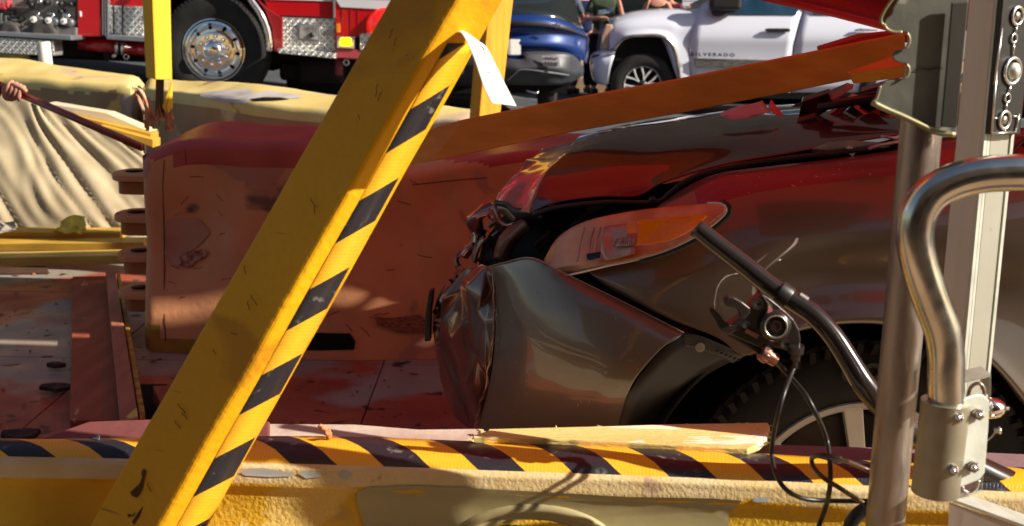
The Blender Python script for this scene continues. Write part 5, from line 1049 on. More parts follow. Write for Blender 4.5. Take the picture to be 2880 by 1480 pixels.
# ================================================================ fire engine
YT = 12.7
ft_ = thing('fire_engine', W(600, 300, YT), 'red fire engine with chrome wheel and tread plate steps parked across the street', 'fire engine')
def T(x, y, d=0): return W(x, y, YT+d)
def slab(name, pts, d, th, mt, parent, bevel=.008, **k):
    q = [T(x, y, d) for x, y in pts]; return MB().prism(q, (0, th, 0)).build(name, mt, parent, smooth=False, bevel=bevel, **k)
m_under = mat('dark chassis', (.012, .010, .010), (.02, .016, .015), 5, .7)
slab('chassis', [(-700, 60), (1300, 165), (1300, 212), (-700, 130)], .7, .9, m_under, ft_)
body = slab('body', [(-700, -700), (1300, -700), (1300, 60), (770, 48), (735, -30), (690, -70), (500, -70), (440, 0), (420, 90), (215, 104), (213, -20), (-700, -40)], .12, 2.2, m_fred, ft_, .02)
slab('pump_panel', [(-700, -60), (214, -40), (214, 96), (-700, 60)], .10, .3, mat('grey pump panel', (.34, .31, .27), (.28, .26, .23), 3, .45, .3), ft_)
slab('pump_shelf', [(-100, 70), (214, 78), (214, 100), (-100, 92)], -.02, .1, mat('dark pump steel', (.16, .15, .15), (.08, .08, .08), 6, .5), ft_)  # dark mottled steel shelf
m_valve = mat('white valve knob', (.78, .76, .7), None, 4, .4)
vk = None
for x, y in ((93, 55), (135, 58), (178, 60)):
    c = T(x, y, -.10)
    if vk is None:
        vk = MB().lathe(c, (0, -1, 0), [(-.02, 0), (-.02, .030), (.0, .033), (.006, .028), (.006, .012), (.012, .011), (.012, 0)], 20).build('valve_knob', m_valve, ft_, autos=40); vc = c
        MB().lathe(c, (0, -1, 0), [(.012, 0), (.012, .010), (.014, .009), (.014, 0)], 12).build('knob_centre', m_black, vk)
    else: dup(vk, c-vc)
for x, y in ((93, 55), (135, 58), (178, 60)):
    MB().tube(crom([T(x, y, -.06), T(x+8, y-8, -.04), T(x+16, y-18, -.02), T(x-2, y-20, .0)], 4), .012, 8).build('valve_lever', m_silver, ft_)
    MB().lathe(T(x+22, y+4, .03), (0, -1, 0), [(0, 0), (0, .05), (.06, .045), (.07, .03), (.07, 0)], 16).build('valve_body', mat('dark blue grey casting', (.08, .09, .12), (.2, .2, .2), 12, .4, .4), ft_)
for x, y, r in ((88, 2, 12), (96, 14, 8), (122, 5, 6), (138, 7, 9), (168, 9, 6), (178, 11, 8), (205, 12, 8), (62, 54, 8), (190, 44, 7), (178, 33, 8)):
    MB().lathe(T(x, y, .1), (0, -1, 0), [(0, r/262), (.08, r/280), (.10, r/330), (.10, 0)], 14).build('outlet_cap', m_black if r > 7 else m_silver, ft_)
for x, y, r in ((40, 90, 30), (135, 92, 38)):
    MB().lathe(T(x, y, .05), (0, -1, 0), [(0, r/262), (.12, r/262), (.14, r/290), (.15, r/420), (.13, 0)], 28).build('intake_cap', mat('dark intake cap', (.05, .047, .045), (.08, .07, .06), 6, .5), ft_)
for x, y, w_, h_ in ((10, 16, 26, 22), (26, 12, 10, 20)): MB().box(T(x, y, -.02), (w_/262, .12, h_/262)).build('red_valve', mat('red valve casting', (.5, .05, .06), None, 5, .4), ft_, smooth=False, bevel=.02)
for x, y, w_, h_ in ((6, 52, 6, 26), (20, 56, 5, 24), (30, 46, 20, 5), (40, 11, 8, 10), (6, 64, 30, 6), (42, 56, 14, 5), (60, 20, 40, 2)): MB().box(T(x, y, -.04), (w_/262, .06, h_/262)).build('pipe_fitting', m_silver, ft_, smooth=False, bevel=.008)
MB().box(T(20, 34, .0), (46/262, .1, 16/262)).build('valve_bank', m_black, ft_, smooth=False, bevel=.02)
MB().tube(crom([T(102, -10, -.05), T(100, 18, -.05), T(86, 26, -.05), T(66, 36, -.06), T(45, 48, -.06), T(28, 46, -.06)], 5), .014, 8).build('hose', m_black, ft_)
slab('running_board', [(-300, 74), (200, 101), (202, 114), (-300, 84)], -.28, .4, m_alum, ft_)
slab('tread_skirt', [(-300, 88), (150, 114), (152, 158), (-300, 132)], -.26, .25, m_plate, ft_)
slab('locker_door', [(215, -300), (284, -300), (284, 97), (288, 104), (216, 104)], .02, .1, m_fred, ft_, .02)
slab('door_latch', [(221, 32), (228, 32), (229, 48), (222, 48)], .0, .02, m_white, ft_)
for x in (286, 293, 300): slab('door_trim', [(x, -300), (x+3, -300), (x+4, 98), (x+1, 98)], .01, .08, m_alum, ft_, .003)
slab('tread_panel', [(302, 15), (402, 19), (404, 101), (302, 97)], .06, .06, m_plate, ft_)
for x in (317, 342): slab('panel_groove', [(x, 16), (x+3, 16), (x+4, 98), (x+1, 98)], .05, .012, m_dark, ft_, 0)
slab('step', [(299, 99), (410, 105), (412, 119), (299, 111)], -.22, .3, m_alum, ft_)
MB().tube([T(225, 121, .25), T(330, 133, .25)], .075, 16).build('red_pipe', m_fred, ft_); MB().tube([T(352, 136, .25), T(520, 150, .25)], .07, 16).build('red_pipe', m_fred, ft_)
MB().tube([T(330, 134, .2), T(336, 135, .2)], .085, 16).build('pipe_clamp', m_silver, ft_); MB().tube([T(346, 136, .2), T(352, 137, .2)], .085, 16).build('pipe_clamp', m_silver, ft_)
MB().torus(T(355, 160, .1), (0, -1, 0), .026, .007, 16, 6).build('drain_ring', m_silver, ft_)
MB().tube([T(295, 148, .15), T(308, 170, .15)], .035, 10).build('drain_pipe', m_under, ft_); MB().tube([T(316, 160, .1), T(326, 155, .1)], .02, 8).build('drain_fitting', m_silver, ft_)
slab('wheel_well', [(405, -80), (770, -80), (770, 200), (405, 160)], .75, .5, m_dark, ft_)
slab('fuel_tank', [(150, 112), (240, 118), (270, 160), (152, 160)], .35, .6, m_under, ft_)
# wheel
wt = T(601, 142, .05)
tf, rf_ = make_wheel(ft_, wt+Vector((0, .15, 0)), .575, .33, .32, mr=m_chrome)
cw = wt+Vector((0, -.0, 0))
MB().lathe(cw, (0, -1, 0), [(-.03, .31), (.01, .305), (.015, .285), (-.03, .27), (-.05, .245), (-.05, .215), (-.045, .19), (.0, .18), (.0, .12), (.01, .115), (.05, .108), (.075, .095), (.095, .07), (.10, .03), (.10, 0)], 64).build('rim_face', m_chrome, rf_, autos=60)
ln_ = None
for i in range(10):
    a_ = math.radians(36*i+10); c = cw+Vector((math.cos(a_)*.148, -.0, math.sin(a_)*.148))
    if ln_ is None: ln_ = MB().lathe(c, (0, -1, 0), [(0, .024), (.03, .022), (.045, .014), (.05, 0)], 12).build('lug_nut', m_chrome, rf_, autos=50); l0 = c
    else: k = ln_.copy(); COL.objects.link(k); k.parent = rf_; k.location = ln_.location+(c-l0)
h0 = None
for i in range(10):
    a_ = math.radians(36*i+28); c = cw+Vector((math.cos(a_)*.236, .043, math.sin(a_)*.236))
    if h0 is None: h0 = MB().lathe(c, (0, -1, 0), [(0, 0), (.006, 0), (.006, .017), (0, .018)], 14).build('hand_hole', m_dark, rf_); l1 = c
    else: k = h0.copy(); COL.objects.link(k); k.parent = rf_; k.location = h0.location+(c-l1)
ap = crom([T(400, 60, -.02), T(428, -30, -.02), T(500, -100, -.02), (T(600, -128, -.02)), T(670, -60, -.02), T(706, 0, -.02), T(733, 40, -.02), T(750, 80, -.02), T(757, 115, -.02), T(758, 144, -.02)], 6)
q = MB(); n = len(ap)
q.tube(ap, .036, 10); q.build('chrome_arch', m_chrome, ft_)
slab('red_fender_edge', [(716, -10), (745, 30), (764, 80), (772, 146), (795, 148), (795, 50), (760, 30)], .03, .12, mat('darker red fender edge', (.25, .01, .015), None, 3, .3, coat=1), ft_)
slab('body_panel', [(735, -200), (939, -200), (939, 50), (768, 44), (745, 10)], .04, .1, m_fred, ft_, .006)
slab('tread_box', [(785, 47), (942, 53), (944, 152), (795, 142)], .05, .1, m_plate, ft_)
fr = slab('inset_panel', [(836, 66), (898, 70), (900, 120), (836, 114)], .035, .02, m_alum, ft_, .004)
slab('inset_face', [(842, 72), (892, 75), (893, 112), (842, 108)], .025, .012, mat('scuffed grey face', (.4, .37, .33), (.1, .09, .08), 9, .5), ft_, .003)
MB().lathe(T(877, 99, .02), (0, -1, 0), [(0, 0), (0, .03), (.01, .028), (.012, 0)], 16).build('inlet', m_black, ft_)
slab('small_plate', [(912, 84), (936, 86), (936, 102), (912, 100)], .035, .02, m_alum, ft_, .003)
slab('step', [(780, 136), (944, 150), (944, 166), (782, 150)], -.12, .25, m_plate, ft_)
slab('corner_panel', [(941, -200), (1200, -200), (1200, 190), (1010, 168), (943, 163)], .02, .2, m_fred, ft_, .01)
for x in (961, 985, 1005): slab('panel_seam', [(x, 24), (x+1, 24), (x+1, 100), (x, 100)], .015, .008, mat('seam', (.32, .01, .015), None, 3, .4), ft_, 0)
slab('trim_strip', [(936, -20), (941, -20), (942, 52), (937, 52)], .0, .06, m_alum, ft_, .003)
slab('white_stripe', [(943, -3), (1200, 4), (1200, 33), (958, 20)], .008, .014, mat('white reflective stripe', (.62, .62, .64), None, 4, .4), ft_, 0)
slab('white_stripe', [(735, -8), (935, -2), (935, 4), (742, -2)], .03, .012, MATS['white reflective stripe'], ft_, 0)
slab('bottom_rail', [(943, 138), (1100, 146), (1100, 170), (943, 163)], -.02, .1, mat('pinkish red rail', (.42, .05, .07), None, 3, .35, coat=.6), ft_, .006)
lp = slab('marker_lamp', [(947, 101), (999, 103), (999, 139), (947, 136)], -.04, .05, m_chrome, ft_, .012)
slab('lamp_lens', [(956, 108), (960, 106), (982, 106), (988, 110), (986, 118), (989, 126), (984, 130), (958, 129), (955, 122), (957, 115)], -.06, .03, mat('lit amber lens', (.9, .5, .02), None, 3, .3, emit=(1, .72, .0, 1.6)), lp, .004)
slab('side_reflector', [(945, 67), (956, 67), (957, 92), (946, 92)], .0, .02, mat('orange reflector', (.75, .22, .02), None, 3, .3), ft_, .003)
rl = MB().lathe(T(1085, 75, .05), (0, -1, 0), [(0, .21), (.04, .20), (.10, .15), (.13, .08), (.14, 0)], 24).build('red_lamp', mat('bright red lens', (.85, .015, .01), None, 3, .25, coat=1, emit=(1, .01, .0, .35)), ft_)
slab('tread_box', [(1012, 96), (1060, 90), (1060, 146), (1012, 142)], -.03, .06, m_plate, ft_)
slab('dark_slot', [(1000, 104), (1012, 104), (1012, 140), (1000, 139)], -.0, .04, m_dark, ft_, 0)
MB().tube([T(954, 166, .1), T(953, 212, .1)], .042, 12).build('drop_pipe', mat('dull red pipe', (.22, .04, .05), None, 3, .5), ft_)
MB().torus(T(974, 176, .02), (0, -1, 0), .028, .008, 16, 6).build('drain_ring', m_silver, ft_)
MB().box(T(905, 200, .6), (.5, .3, .25)).build('axle_housing', m_under, ft_, smooth=False, bevel=.05); MB().box(T(835, 200, .7), (.35, .3, .2)).build('axle_housing', m_under, ft_, smooth=False, bevel=.05)
MB().lathe(T(930, 215, 1.6), (0, -1, 0), [(-.2, .5), (.2, .5), (.22, .3), (.2, 0)], 32).build('far_wheel', m_rub, ft_)
# delineator stump
dl_ = thing('delineator_post', W(127, 182, 10.5), 'short white plastic delineator tube behind the far left barrier', 'bollard')
MB().tube([W(138, 260, 10.5), W(122, 118, 10.5)], [.056, .056], 20).build('tube', mat('white delineator plastic', (.8, .78, .7), (.7, .64, .5), 6, .5), dl_, autos=50)

# ================================================================ white pickup
pk_ = thing('pickup_truck', W(1810, 310, 17.6), 'white four door pickup truck with black door mirror parked behind the wreck', 'pickup truck')
Yp = 17.2
def Pt(x, y, d=0): return W(x, y, Yp+d)
def pslab(name, pts, d, th, mt, parent=pk_, bevel=.012, **k): return MB().prism([Pt(x, y, d) for x, y in pts], (0, th, 0)).build(name, mt, parent, smooth=False, bevel=bevel, **k)
patch('front_wing', [[(1712, 62, .5+Yp), (1731, 50, .42+Yp), (1765, 41, .38+Yp), (1816, 33, .36+Yp), (1884, 28, .34+Yp), (1932, 27, .33+Yp), (1968, 22, .3+Yp)],
                     [(1714, 70, .25+Yp), (1731, 62, .2+Yp), (1765, 54, .18+Yp), (1816, 48, .17+Yp), (1884, 46, .16+Yp), (1932, 46, .14+Yp), (1964, 46, .13+Yp)],
                     [(1716, 85, .14+Yp), (1731, 80, .10+Yp), (1765, 72, .07+Yp), (1816, 68, .06+Yp), (1884, 68, .05+Yp), (1920, 76, .06+Yp), (1954, 76, .06+Yp)],
                     [(1714, 108, .10+Yp), (1731, 104, .07+Yp), (1762, 92, .03+Yp), (1816, 84, .02+Yp), (1872, 88, .02+Yp), (1910, 110, .03+Yp), (1946, 110, .04+Yp)],
                     [(1713, 137, .10+Yp), (1731, 126, .05+Yp), (1764, 103, -.02+Yp), (1814, 98, -.04+Yp), (1866, 101, -.03+Yp), (1902, 150, .0+Yp), (1938, 150, .03+Yp)],
                     [(1713, 140, .16+Yp), (1732, 134, .12+Yp), (1766, 108, .1+Yp), (1814, 102, .1+Yp), (1860, 106, .1+Yp), (1912, 238, .02+Yp), (1942, 238, .04+Yp)]], m_white, pk_, 5, 5, subsurf=1)
patch('bonnet', [[(1712, 62, .5+Yp), (1765, 41, .38+Yp), (1816, 33, .36+Yp), (1884, 28, .34+Yp), (1932, 27, .33+Yp)], [(1706, 55, 1.0+Yp), (1765, 35, 1.0+Yp), (1816, 27, 1.0+Yp), (1884, 24, 1.0+Yp), (1932, 23, 1.0+Yp)],
                 [(1712, 66, 2.0+Yp), (1765, 46, 2.1+Yp), (1816, 38, 2.1+Yp), (1884, 34, 2.1+Yp), (1932, 32, 2.1+Yp)]], m_white, pk_, 5, 4)
pslab('nose', [(1700, 70), (1716, 70), (1730, 138), (1730, 235), (1690, 238), (1690, 138)], .35, 1.5, m_white)
pslab('body_core', [(1930, 30), (2700, 30), (2700, 250), (1930, 250)], .3, 1.6, m_dark)
hlp = MB().prism([Pt(x, y, .12) for x, y in ((1704, 68), (1723, 69), (1719, 100), (1713, 138), (1688, 138), (1691, 104))], (.0, .3, 0)).build('headlight', mat('clouded headlight', (.26, .25, .21), (.55, .32, .2), 3, .25, coat=1, stretch=(6, 1, .6)), pk_, smooth=False, bevel=.02, seg=3)
bpk = patch('bumper', [[(1663, 152, .7+Yp), (1672, 146, .35+Yp), (1690, 143, .16+Yp), (1731, 142, .10+Yp)], [(1659, 168, .65+Yp), (1666, 166, .25+Yp), (1685, 166, .06+Yp), (1724, 168, .0+Yp)],
                 [(1660, 200, .65+Yp), (1666, 200, .25+Yp), (1684, 200, .06+Yp), (1715, 200, .0+Yp)], [(1668, 228, .68+Yp), (1676, 234, .3+Yp), (1690, 238, .12+Yp), (1706, 241, .06+Yp)]], m_white, pk_, 5, 4, solid=.01)
for pts in (((1664, 156), (1690, 152), (1680, 160), (1664, 164)), ((1700, 148), (1722, 155), (1716, 156)), ((1662, 172), (1668, 176), (1663, 184))): MB().prism([Pt(x, y, .02) for x, y in pts], (0, .02, 0)).build('scuff', m_dark, bpk, smooth=False)
MB().tube(crom([Pt(1726, 142, -.02), Pt(1744, 118, -.04), Pt(1770, 104, -.06), Pt(1814, 100, -.06), Pt(1862, 103, -.06), Pt(1886, 120, -.04), Pt(1900, 148, -.03), Pt(1906, 178, -.02), Pt(1914, 236, 0)], 6), .022, 8).build('arch_trim', mat('brown chrome trim', (.25, .18, .15), (.5, .45, .4), 6, .2, .8), pk_)
pslab('arch_liner', [(1716, 235), (1724, 140), (1746, 116), (1772, 104), (1862, 104), (1886, 122), (1902, 150), (1912, 236)], .12, .7, m_dark)
door = patch('front_door', [[(1976, 12, .22+Yp), (2100, 8, .22+Yp), (2264, 20, .22+Yp)], [(1960, 44, .12+Yp), (2100, 42, .12+Yp), (2252, 44, .12+Yp)], [(1946, 100, .0+Yp), (2100, 100, .0+Yp), (2236, 102, .0+Yp)], [(1939, 150, .02+Yp), (2100, 150, .02+Yp), (2227, 150, .02+Yp)], [(1943, 260, .08+Yp), (2100, 260, .08+Yp), (2222, 260, .08+Yp)]], m_white, pk_, 6, 5)
patch('rear_door', [[(2268, 20, .22+Yp), (2400, 18, .22+Yp), (2600, 18, .22+Yp)], [(2256, 44, .12+Yp), (2400, 46, .12+Yp), (2600, 48, .12+Yp)], [(2240, 102, .0+Yp), (2400, 102, .0+Yp), (2600, 104, .0+Yp)], [(2231, 150, .02+Yp), (2400, 150, .02+Yp), (2600, 150, .02+Yp)], [(2226, 260, .08+Yp), (2400, 260, .08+Yp), (2600, 260, .08+Yp)]], m_white, pk_, 6, 5)
pslab('door_frame', [(1960, 30), (1976, 12), (2040, -20), (2100, -90), (2260, -110), (2500, -110), (2660, 30), (2258, 38), (2086, 40)], .3, 1.3, m_white)
m_pglass = mat('blue tinted window', (.02, .06, .11), (.03, .10, .16), 3, .12, coat=1)
pslab('side_window', [(2010, 12), (2050, -18), (2110, -84), (2262, -84), (2250, 10), (2240, 42), (2086, 42), (2030, 40)], .1, .1, m_pglass, bevel=.004)
pslab('side_window', [(2290, 36), (2292, -84), (2470, -84), (2500, 30), (2470, 42), (2288, 41)], .1, .1, m_pglass, bevel=.004)
mr_ = MB().box(Pt(2040, 4, .02), (.46, .16, .26)).build('door_mirror', m_black, pk_, smooth=False, bevel=.06, seg=4)
MB().prism([Pt(x, y, .0) for x, y in ((2003, 26), (2085, 26), (2070, 36), (2045, 40), (2030, 47), (2010, 46), (2002, 36))], (0, .15, 0)).build('mirror_arm', m_black, mr_, smooth=False, bevel=.03)
dh = pslab('door_handle', [(2152, 83), (2160, 80), (2218, 80), (2224, 83), (2223, 89), (2215, 91), (2165, 91), (2154, 88)], -.05, .05, m_black, bevel=.01)
pslab('rear_door_handle', [(2402, 84), (2420, 80), (2470, 84), (2470, 88), (2404, 88)], -.04, .04, m_chrome, bevel=.008)
pslab('trim_strip', [(1954, 164), (2226, 171), (2226, 195), (1956, 187)], -.03, .05, mat('chrome side strip', (.5, .5, .46), (.16, .16, .14), 14, .2, .8, stretch=(1, 1, 5)), bevel=.004)
pslab('sill', [(1930, 250), (2700, 250), (2700, 285), (1930, 275)], .15, 1.5, m_black)
_m = mat('black door lettering', (.03, .03, .035), None, 3, .4)
txt('SILVERADO', .066, Pt(2005, 154.5, -.06), Matrix.Rotation(math.pi/2, 3, 'X'), _m, pk_, spacing=1.45).scale = (1.35, 1, 1)
txt('C', .066, Pt(1946, 154.5, -.06), Matrix.Rotation(math.pi/2, 3, 'X'), _m, pk_)
wc2 = W(1805, 238, 17.35)
make_wheel(pk_, wc2, .455, .275, .26, mr=m_black)
rq = [c for c in pk_.children if c.name.startswith('rim')][0]
for i in range(6):
    for sg in (-1, 1):
        a0 = math.radians(60*i+18); a1 = a0+sg*.30; cc = wc2+Vector((0, -.115, 0))
        def pt(a_, r): return cc+Vector((math.cos(a_)*r, 0, math.sin(a_)*r))
        MB().prism([pt(a0-.1, .06), pt(a0+.1, .06), pt((a0+a1)/2+.07, .15), pt(a1+.055, .262), pt(a1-.055, .262), pt((a0+a1)/2-.07, .15)], (0, .03, 0)).build('spoke', mat('machined spoke', (.8, .78, .76), None, 4, .3, .3), rq, smooth=False, bevel=.004)
MB().lathe(wc2+Vector((0, -.11, 0)), (0, -1, 0), [(0, .07), (.02, .06), (.025, 0)], 20).build('hub', m_black, rq); MB().torus(wc2+Vector((0, -.115, 0)), (0, -1, 0), .268, .008, 40, 6).build('rim_edge', MATS['machined spoke'], rq)
make_wheel(pk_, wc2+Vector((3.6, 0, -.02)), .455, .275, .26, mr=m_black)

# ================================================================ blue car seen from behind
bc = thing('blue_car', W(1450, 290, 14), 'blue hatchback car seen from behind with black rear bumper', 'car')
Yb = 14.0
def Bp(x, y, d=0): return (x, y, Yb+d)
def bslab(name, pts, d, th, mt, parent=bc, bevel=.012): return MB().prism([W(x, y, Yb+d) for x, y in pts], (.12, th, 0)).build(name, mt, parent, smooth=False, bevel=bevel)
patch('tailgate', [[Bp(1190, 50, .35), Bp(1280, 44, .12), (1420, 42, Yb), Bp(1520, 44, .03), Bp(1590, 60, .2), Bp(1640, 84, .55), Bp(1652, 96, 1.2)],
                   [Bp(1186, 66, .3), Bp(1280, 62, .06), (1420, 62, Yb-.06), Bp(1520, 64, -.03), Bp(1594, 78, .14), Bp(1646, 96, .5), Bp(1658, 110, 1.2)],
                   [Bp(1184, 90, .34), Bp(1280, 84, .12), (1420, 84, Yb+.02), Bp(1520, 88, .05), Bp(1594, 98, .2), Bp(1644, 112, .55), Bp(1656, 126, 1.2)],
                   [Bp(1184, 120, .36), Bp(1280, 120, .08), (1420, 122, Yb-.04), Bp(1520, 124, .0), Bp(1594, 130, .18), Bp(1644, 146, .55), Bp(1656, 150, 1.2)],
                   [Bp(1186, 150, .4), Bp(1280, 150, .14), (1420, 148, Yb+.04), Bp(1520, 146, .08), Bp(1594, 150, .25), Bp(1640, 172, .6), Bp(1650, 180, 1.2)]], m_blue, bc, 6, 5, subsurf=1)
patch('rear_glass', [[Bp(1250, -120, 1.0), Bp(1420, -126, .95), Bp(1530, -115, 1.0), Bp(1600, -60, 1.4)], [Bp(1215, -20, .6), Bp(1420, -24, .5), Bp(1560, -10, .6), Bp(1625, 30, 1.1)], [Bp(1195, 48, .36), Bp(1420, 41, .03), Bp(1560, 50, .14), Bp(1640, 82, .6)]], m_shop, bc, 5, 4)
MB().prism([W(x, y, Yb+.3) for x, y in ((1460, 10), (1480, 14), (1502, 42), (1470, 42))], (0, .02, .01)).build('glass_glare', mat('grey glare slab', (.12, .12, .11), None, 4, .5), bc, smooth=False)  # reflection on the glass built as a solid grey slab
patch('light_bar', [[Bp(1200, 60, .22), Bp(1420, 60, -.09), Bp(1520, 62, -.05), Bp(1600, 76, .14), Bp(1645, 94, .5)], [Bp(1200, 76, .22), Bp(1420, 74, -.09), Bp(1520, 75, -.05), Bp(1600, 88, .14), Bp(1650, 104, .5)]], m_black, bc, 5, 3, solid=.02)
q = [(1549, 71), (1554, 68), (1560, 68), (1561, 66), (1568, 66), (1569, 69), (1578, 70), (1575, 75), (1569, 75), (1568, 78), (1561, 78), (1560, 74), (1551, 75)]
MB().prism([W(x, y, Yb-.07) for x, y in q], (0, .02, 0)).build('badge', m_silver, bc, smooth=False)
bb = patch('rear_bumper', [[Bp(1186, 152, .36), Bp(1280, 156, .06), Bp(1420, 164, -.08), Bp(1470, 166, -.08), Bp(1480, 146, -.06), Bp(1600, 150, .12), Bp(1640, 186, .55)],
                      [Bp(1186, 180, .34), Bp(1280, 184, .0), Bp(1420, 188, -.14), Bp(1470, 188, -.14), Bp(1540, 186, -.08), Bp(1600, 190, .1), Bp(1642, 196, .5)],
                      [Bp(1190, 205, .36), Bp(1280, 212, .04), Bp(1420, 214, -.1), Bp(1470, 200, -.12), Bp(1540, 206, -.04), Bp(1600, 210, .12), Bp(1640, 210, .5)],
                      [Bp(1200, 235, .5), Bp(1280, 244, .2), Bp(1420, 240, .06), Bp(1500, 240, .06), Bp(1560, 240, .1), Bp(1600, 236, .3), Bp(1630, 220, .6)]], mat('dark grey bumper plastic', (.028, .030, .036), (.04, .042, .05), 4, .45), bc, 5, 4)
pb = MB().prism([W(x, y, Yb-.13) for x, y in ((1524, 156), (1572, 160), (1576, 190), (1528, 186))], (0, .01, 0)).build('number_plate', mat('white plate', (.38, .38, .38), None, 3, .5), bc, smooth=False)
for i, (x, w_) in enumerate(((1533, 5), (1541, 5), (1549, 6), (1557, 4), (1564, 6))): MB().box(W(x+1, 178+i*.6, Yb-.136), (w_/237, .004, 10/237)).build('plate_mark', mat('plate ink', (.08, .08, .1)), pb, smooth=False)
for i, (x, w_) in enumerate(((1535, 9), (1548, 12), (1562, 7))): MB().box(W(x+1, 163+i*.8, Yb-.136), (w_/237, .004, 4/237)).build('plate_mark', MATS['plate ink'], pb, smooth=False)
bslab('tail_lamp', [(1426, 112), (1436, 110), (1437, 155), (1427, 156)], -.08, .05, mat('pale lamp', (.5, .5, .45), None, 3, .3))
MB().tube(crom([W(1425, 228, Yb-.1), W(1445, 210, Yb-.13), W(1468, 196, Yb-.14), W(1530, 202, Yb-.1), W(1600, 212, Yb+.1)], 5), .01, 6).build('bumper_crease', mat('grey crease', (.12, .12, .13), None, 3, .4), bc)
MB().prism([W(x, y, Yb+.5) for x, y in ((1200, 60), (1640, 90), (1636, 225), (1200, 240))], (-.5, 3.4, .05)).build('body_shell', m_blue, bc, smooth=False, bevel=.08)
MB().prism([W(x, y, Yb+.25) for x, y in ((1210, 236), (1605, 236), (1590, 262), (1210, 262))], (-.4, 3.0, .05)).build('underbody', m_dark, bc, smooth=False)
for x in (1235, 1540): MB().lathe(W(x, 232, Yb+.8), (1, -.1, 0), [(-.1, .1), (-.11, .28), (-.1, .33), (.1, .33), (.11, .28), (.1, .1)], 32).build('wheel', m_rub, bc)
MB().tube(crom([W(1480, 255, Yb+.1), W(1510, 262, Yb+.1), W(1515, 250, Yb+.15)], 4), .01, 6).build('exhaust', m_silver, bc)

# ================================================================ people
def skin_mesh(name, joints, bones, mt, parent, sub=2):
    me = bpy.data.meshes.new(name); rl = root(parent).location
    me.from_pydata([Vector(j[0])-rl for j in joints], bones, []); me.materials.append(mt)
    o = bpy.data.objects.new(name, me); COL.objects.link(o); o.parent = parent
    s = o.modifiers.new('skin', 'SKIN'); s.use_smooth_shade = True
    for i, v in enumerate(me.skin_vertices[0].data):
        r = joints[i][1]; v.radius = r if isinstance(r, tuple) else (r, r); v.use_root = (i == 0)
    u = o.modifiers.new('sub', 'SUBSURF'); u.levels = u.render_levels = sub
    return o
def person(base, yaw, shirt, trous, label, armL, armR, hair, group='onlookers behind the parked cars', h=1.74, lw=.0, sleeves=True):
    t = thing('person', base, label, 'person', group); R = Matrix.Rotation(yaw, 3, 'Z'); s = h/1.74; b0 = Vector(base)
    def g(x, y, z): return b0+R @ Vector((x, y, z))*s
    J = [(g(0, 0, .96), (.15, .11)), (g(0, 0, 1.12), (.135, .10)), (g(0, 0, 1.32), (.165, .11)), (g(0, 0, 1.44), (.10, .08)), (g(0, 0, 1.50), .055), (g(0, -.01, 1.56), .06), (g(0, -.015, 1.66), (.078, .09)), (g(0, -.01, 1.73), (.06, .07)),
         (g(-.10, 0, .88), .09), (g(-.11, -.01, .50), .06), (g(-.12, .01, .10), .042), (g(-.13, -.10, .04), .035),
         (g(.10, 0, .88), .09), (g(.11, -.01, .50), .06), (g(.12, .01, .10), .042), (g(.13, -.10, .04), .035)]
    E_ = [(0, 1), (1, 2), (2, 3), (3, 4), (4, 5), (5, 6), (6, 7), (0, 8), (8, 9), (9, 10), (10, 11), (0, 12), (12, 13), (13, 14), (14, 15)]
    for sd, arm in ((-1, armL), (1, armR)):
        k = len(J); J.append((g(sd*.18, 0, 1.41), .055)); E_.append((3, k))
        for i, a in enumerate(arm): J.append((g(*a), (.042, .033, .030, .018)[min(i, 3)])); E_.append((k+i, k+i+1))
        kk = len(J)-1; d = Vector(arm[-1])-Vector(arm[-2]); d.normalize(); p = Vector(arm[-1]); sdv = d.cross(Vector((0, 0, 1))); sdv = sdv.normalized() if sdv.length > .1 else Vector((1, 0, 0))
        for f_ in range(4):
            o_ = sdv*(.022*(f_-1.5)); J.append((g(*(p+o_*.8+d*.03)), .010)); J.append((g(*(p+o_+d*(.07-.01*abs(f_-1.5))+Vector((0, 0, -.02)))), .008)); E_.append((kk, len(J)-2)); E_.append((len(J)-2, len(J)-1))
        J.append((g(*(p-sdv*.04+d*.01)), .010)); E_.append((kk, len(J)-1))
    skin_mesh('body', J, E_, m_skin, t)
    # shirt
    Jt = [(g(0, 0, .90), (.175, .135)), (g(0, 0, 1.05), (.165, .125)), (g(0, 0, 1.22), (.175, .125)), (g(0, 0, 1.36), (.175, .115)), (g(0, 0, 1.45), (.09, .08))]; Et = [(0, 1), (1, 2), (2, 3), (3, 4)]
    for sd, arm in ((-1, armL), (1, armR)):
        k = len(Jt); Jt.append((g(sd*.18, 0, 1.41), .075)); Et.append((3, k))
        if sleeves: a = Vector((sd*.18, 0, 1.41)).lerp(Vector(arm[0]), .75); Jt.append((g(*a), .065)); Et.append((k, k+1))
    skin_mesh('shirt', Jt, Et, shirt, t)
    Jp = [(g(0, 0, .93), (.155, .12)), (g(-.10, 0, .84), .105), (g(-.11, -.01, .50), .078), (g(-.12, .01, .10), .07), (g(.10, 0, .84), .105), (g(.11, -.01, .50), .078), (g(.12, .01, .10), .07)]
    skin_mesh('trousers', Jp, [(0, 1), (1, 2), (2, 3), (0, 4), (4, 5), (5, 6)], trous, t)
    for sd in (-1, 1): MB().box(g(sd*.12, -.05, .045), (.10, .27, .09), R).build('shoe', m_black, t, smooth=False, bevel=.03, seg=3)
    skin_mesh('hair', [(g(0, .03, 1.62), .07), (g(0, .02, 1.72), (.088, .095)), (g(0, -.02, 1.765), .06)], [(0, 1), (1, 2)], hair, t)
    for sd in (-1, 1): MB().lathe(g(sd*.03, -.098, 1.655), R @ Vector((0, -1, 0)), [(0, .010), (.004, .008), (.006, 0)], 10).build('eye', m_dark, t)
    skin_mesh('nose', [(g(0, -.09, 1.655), .012), (g(0, -.115, 1.625), .014)], [(0, 1)], m_skin, t, 1)
    return t, g
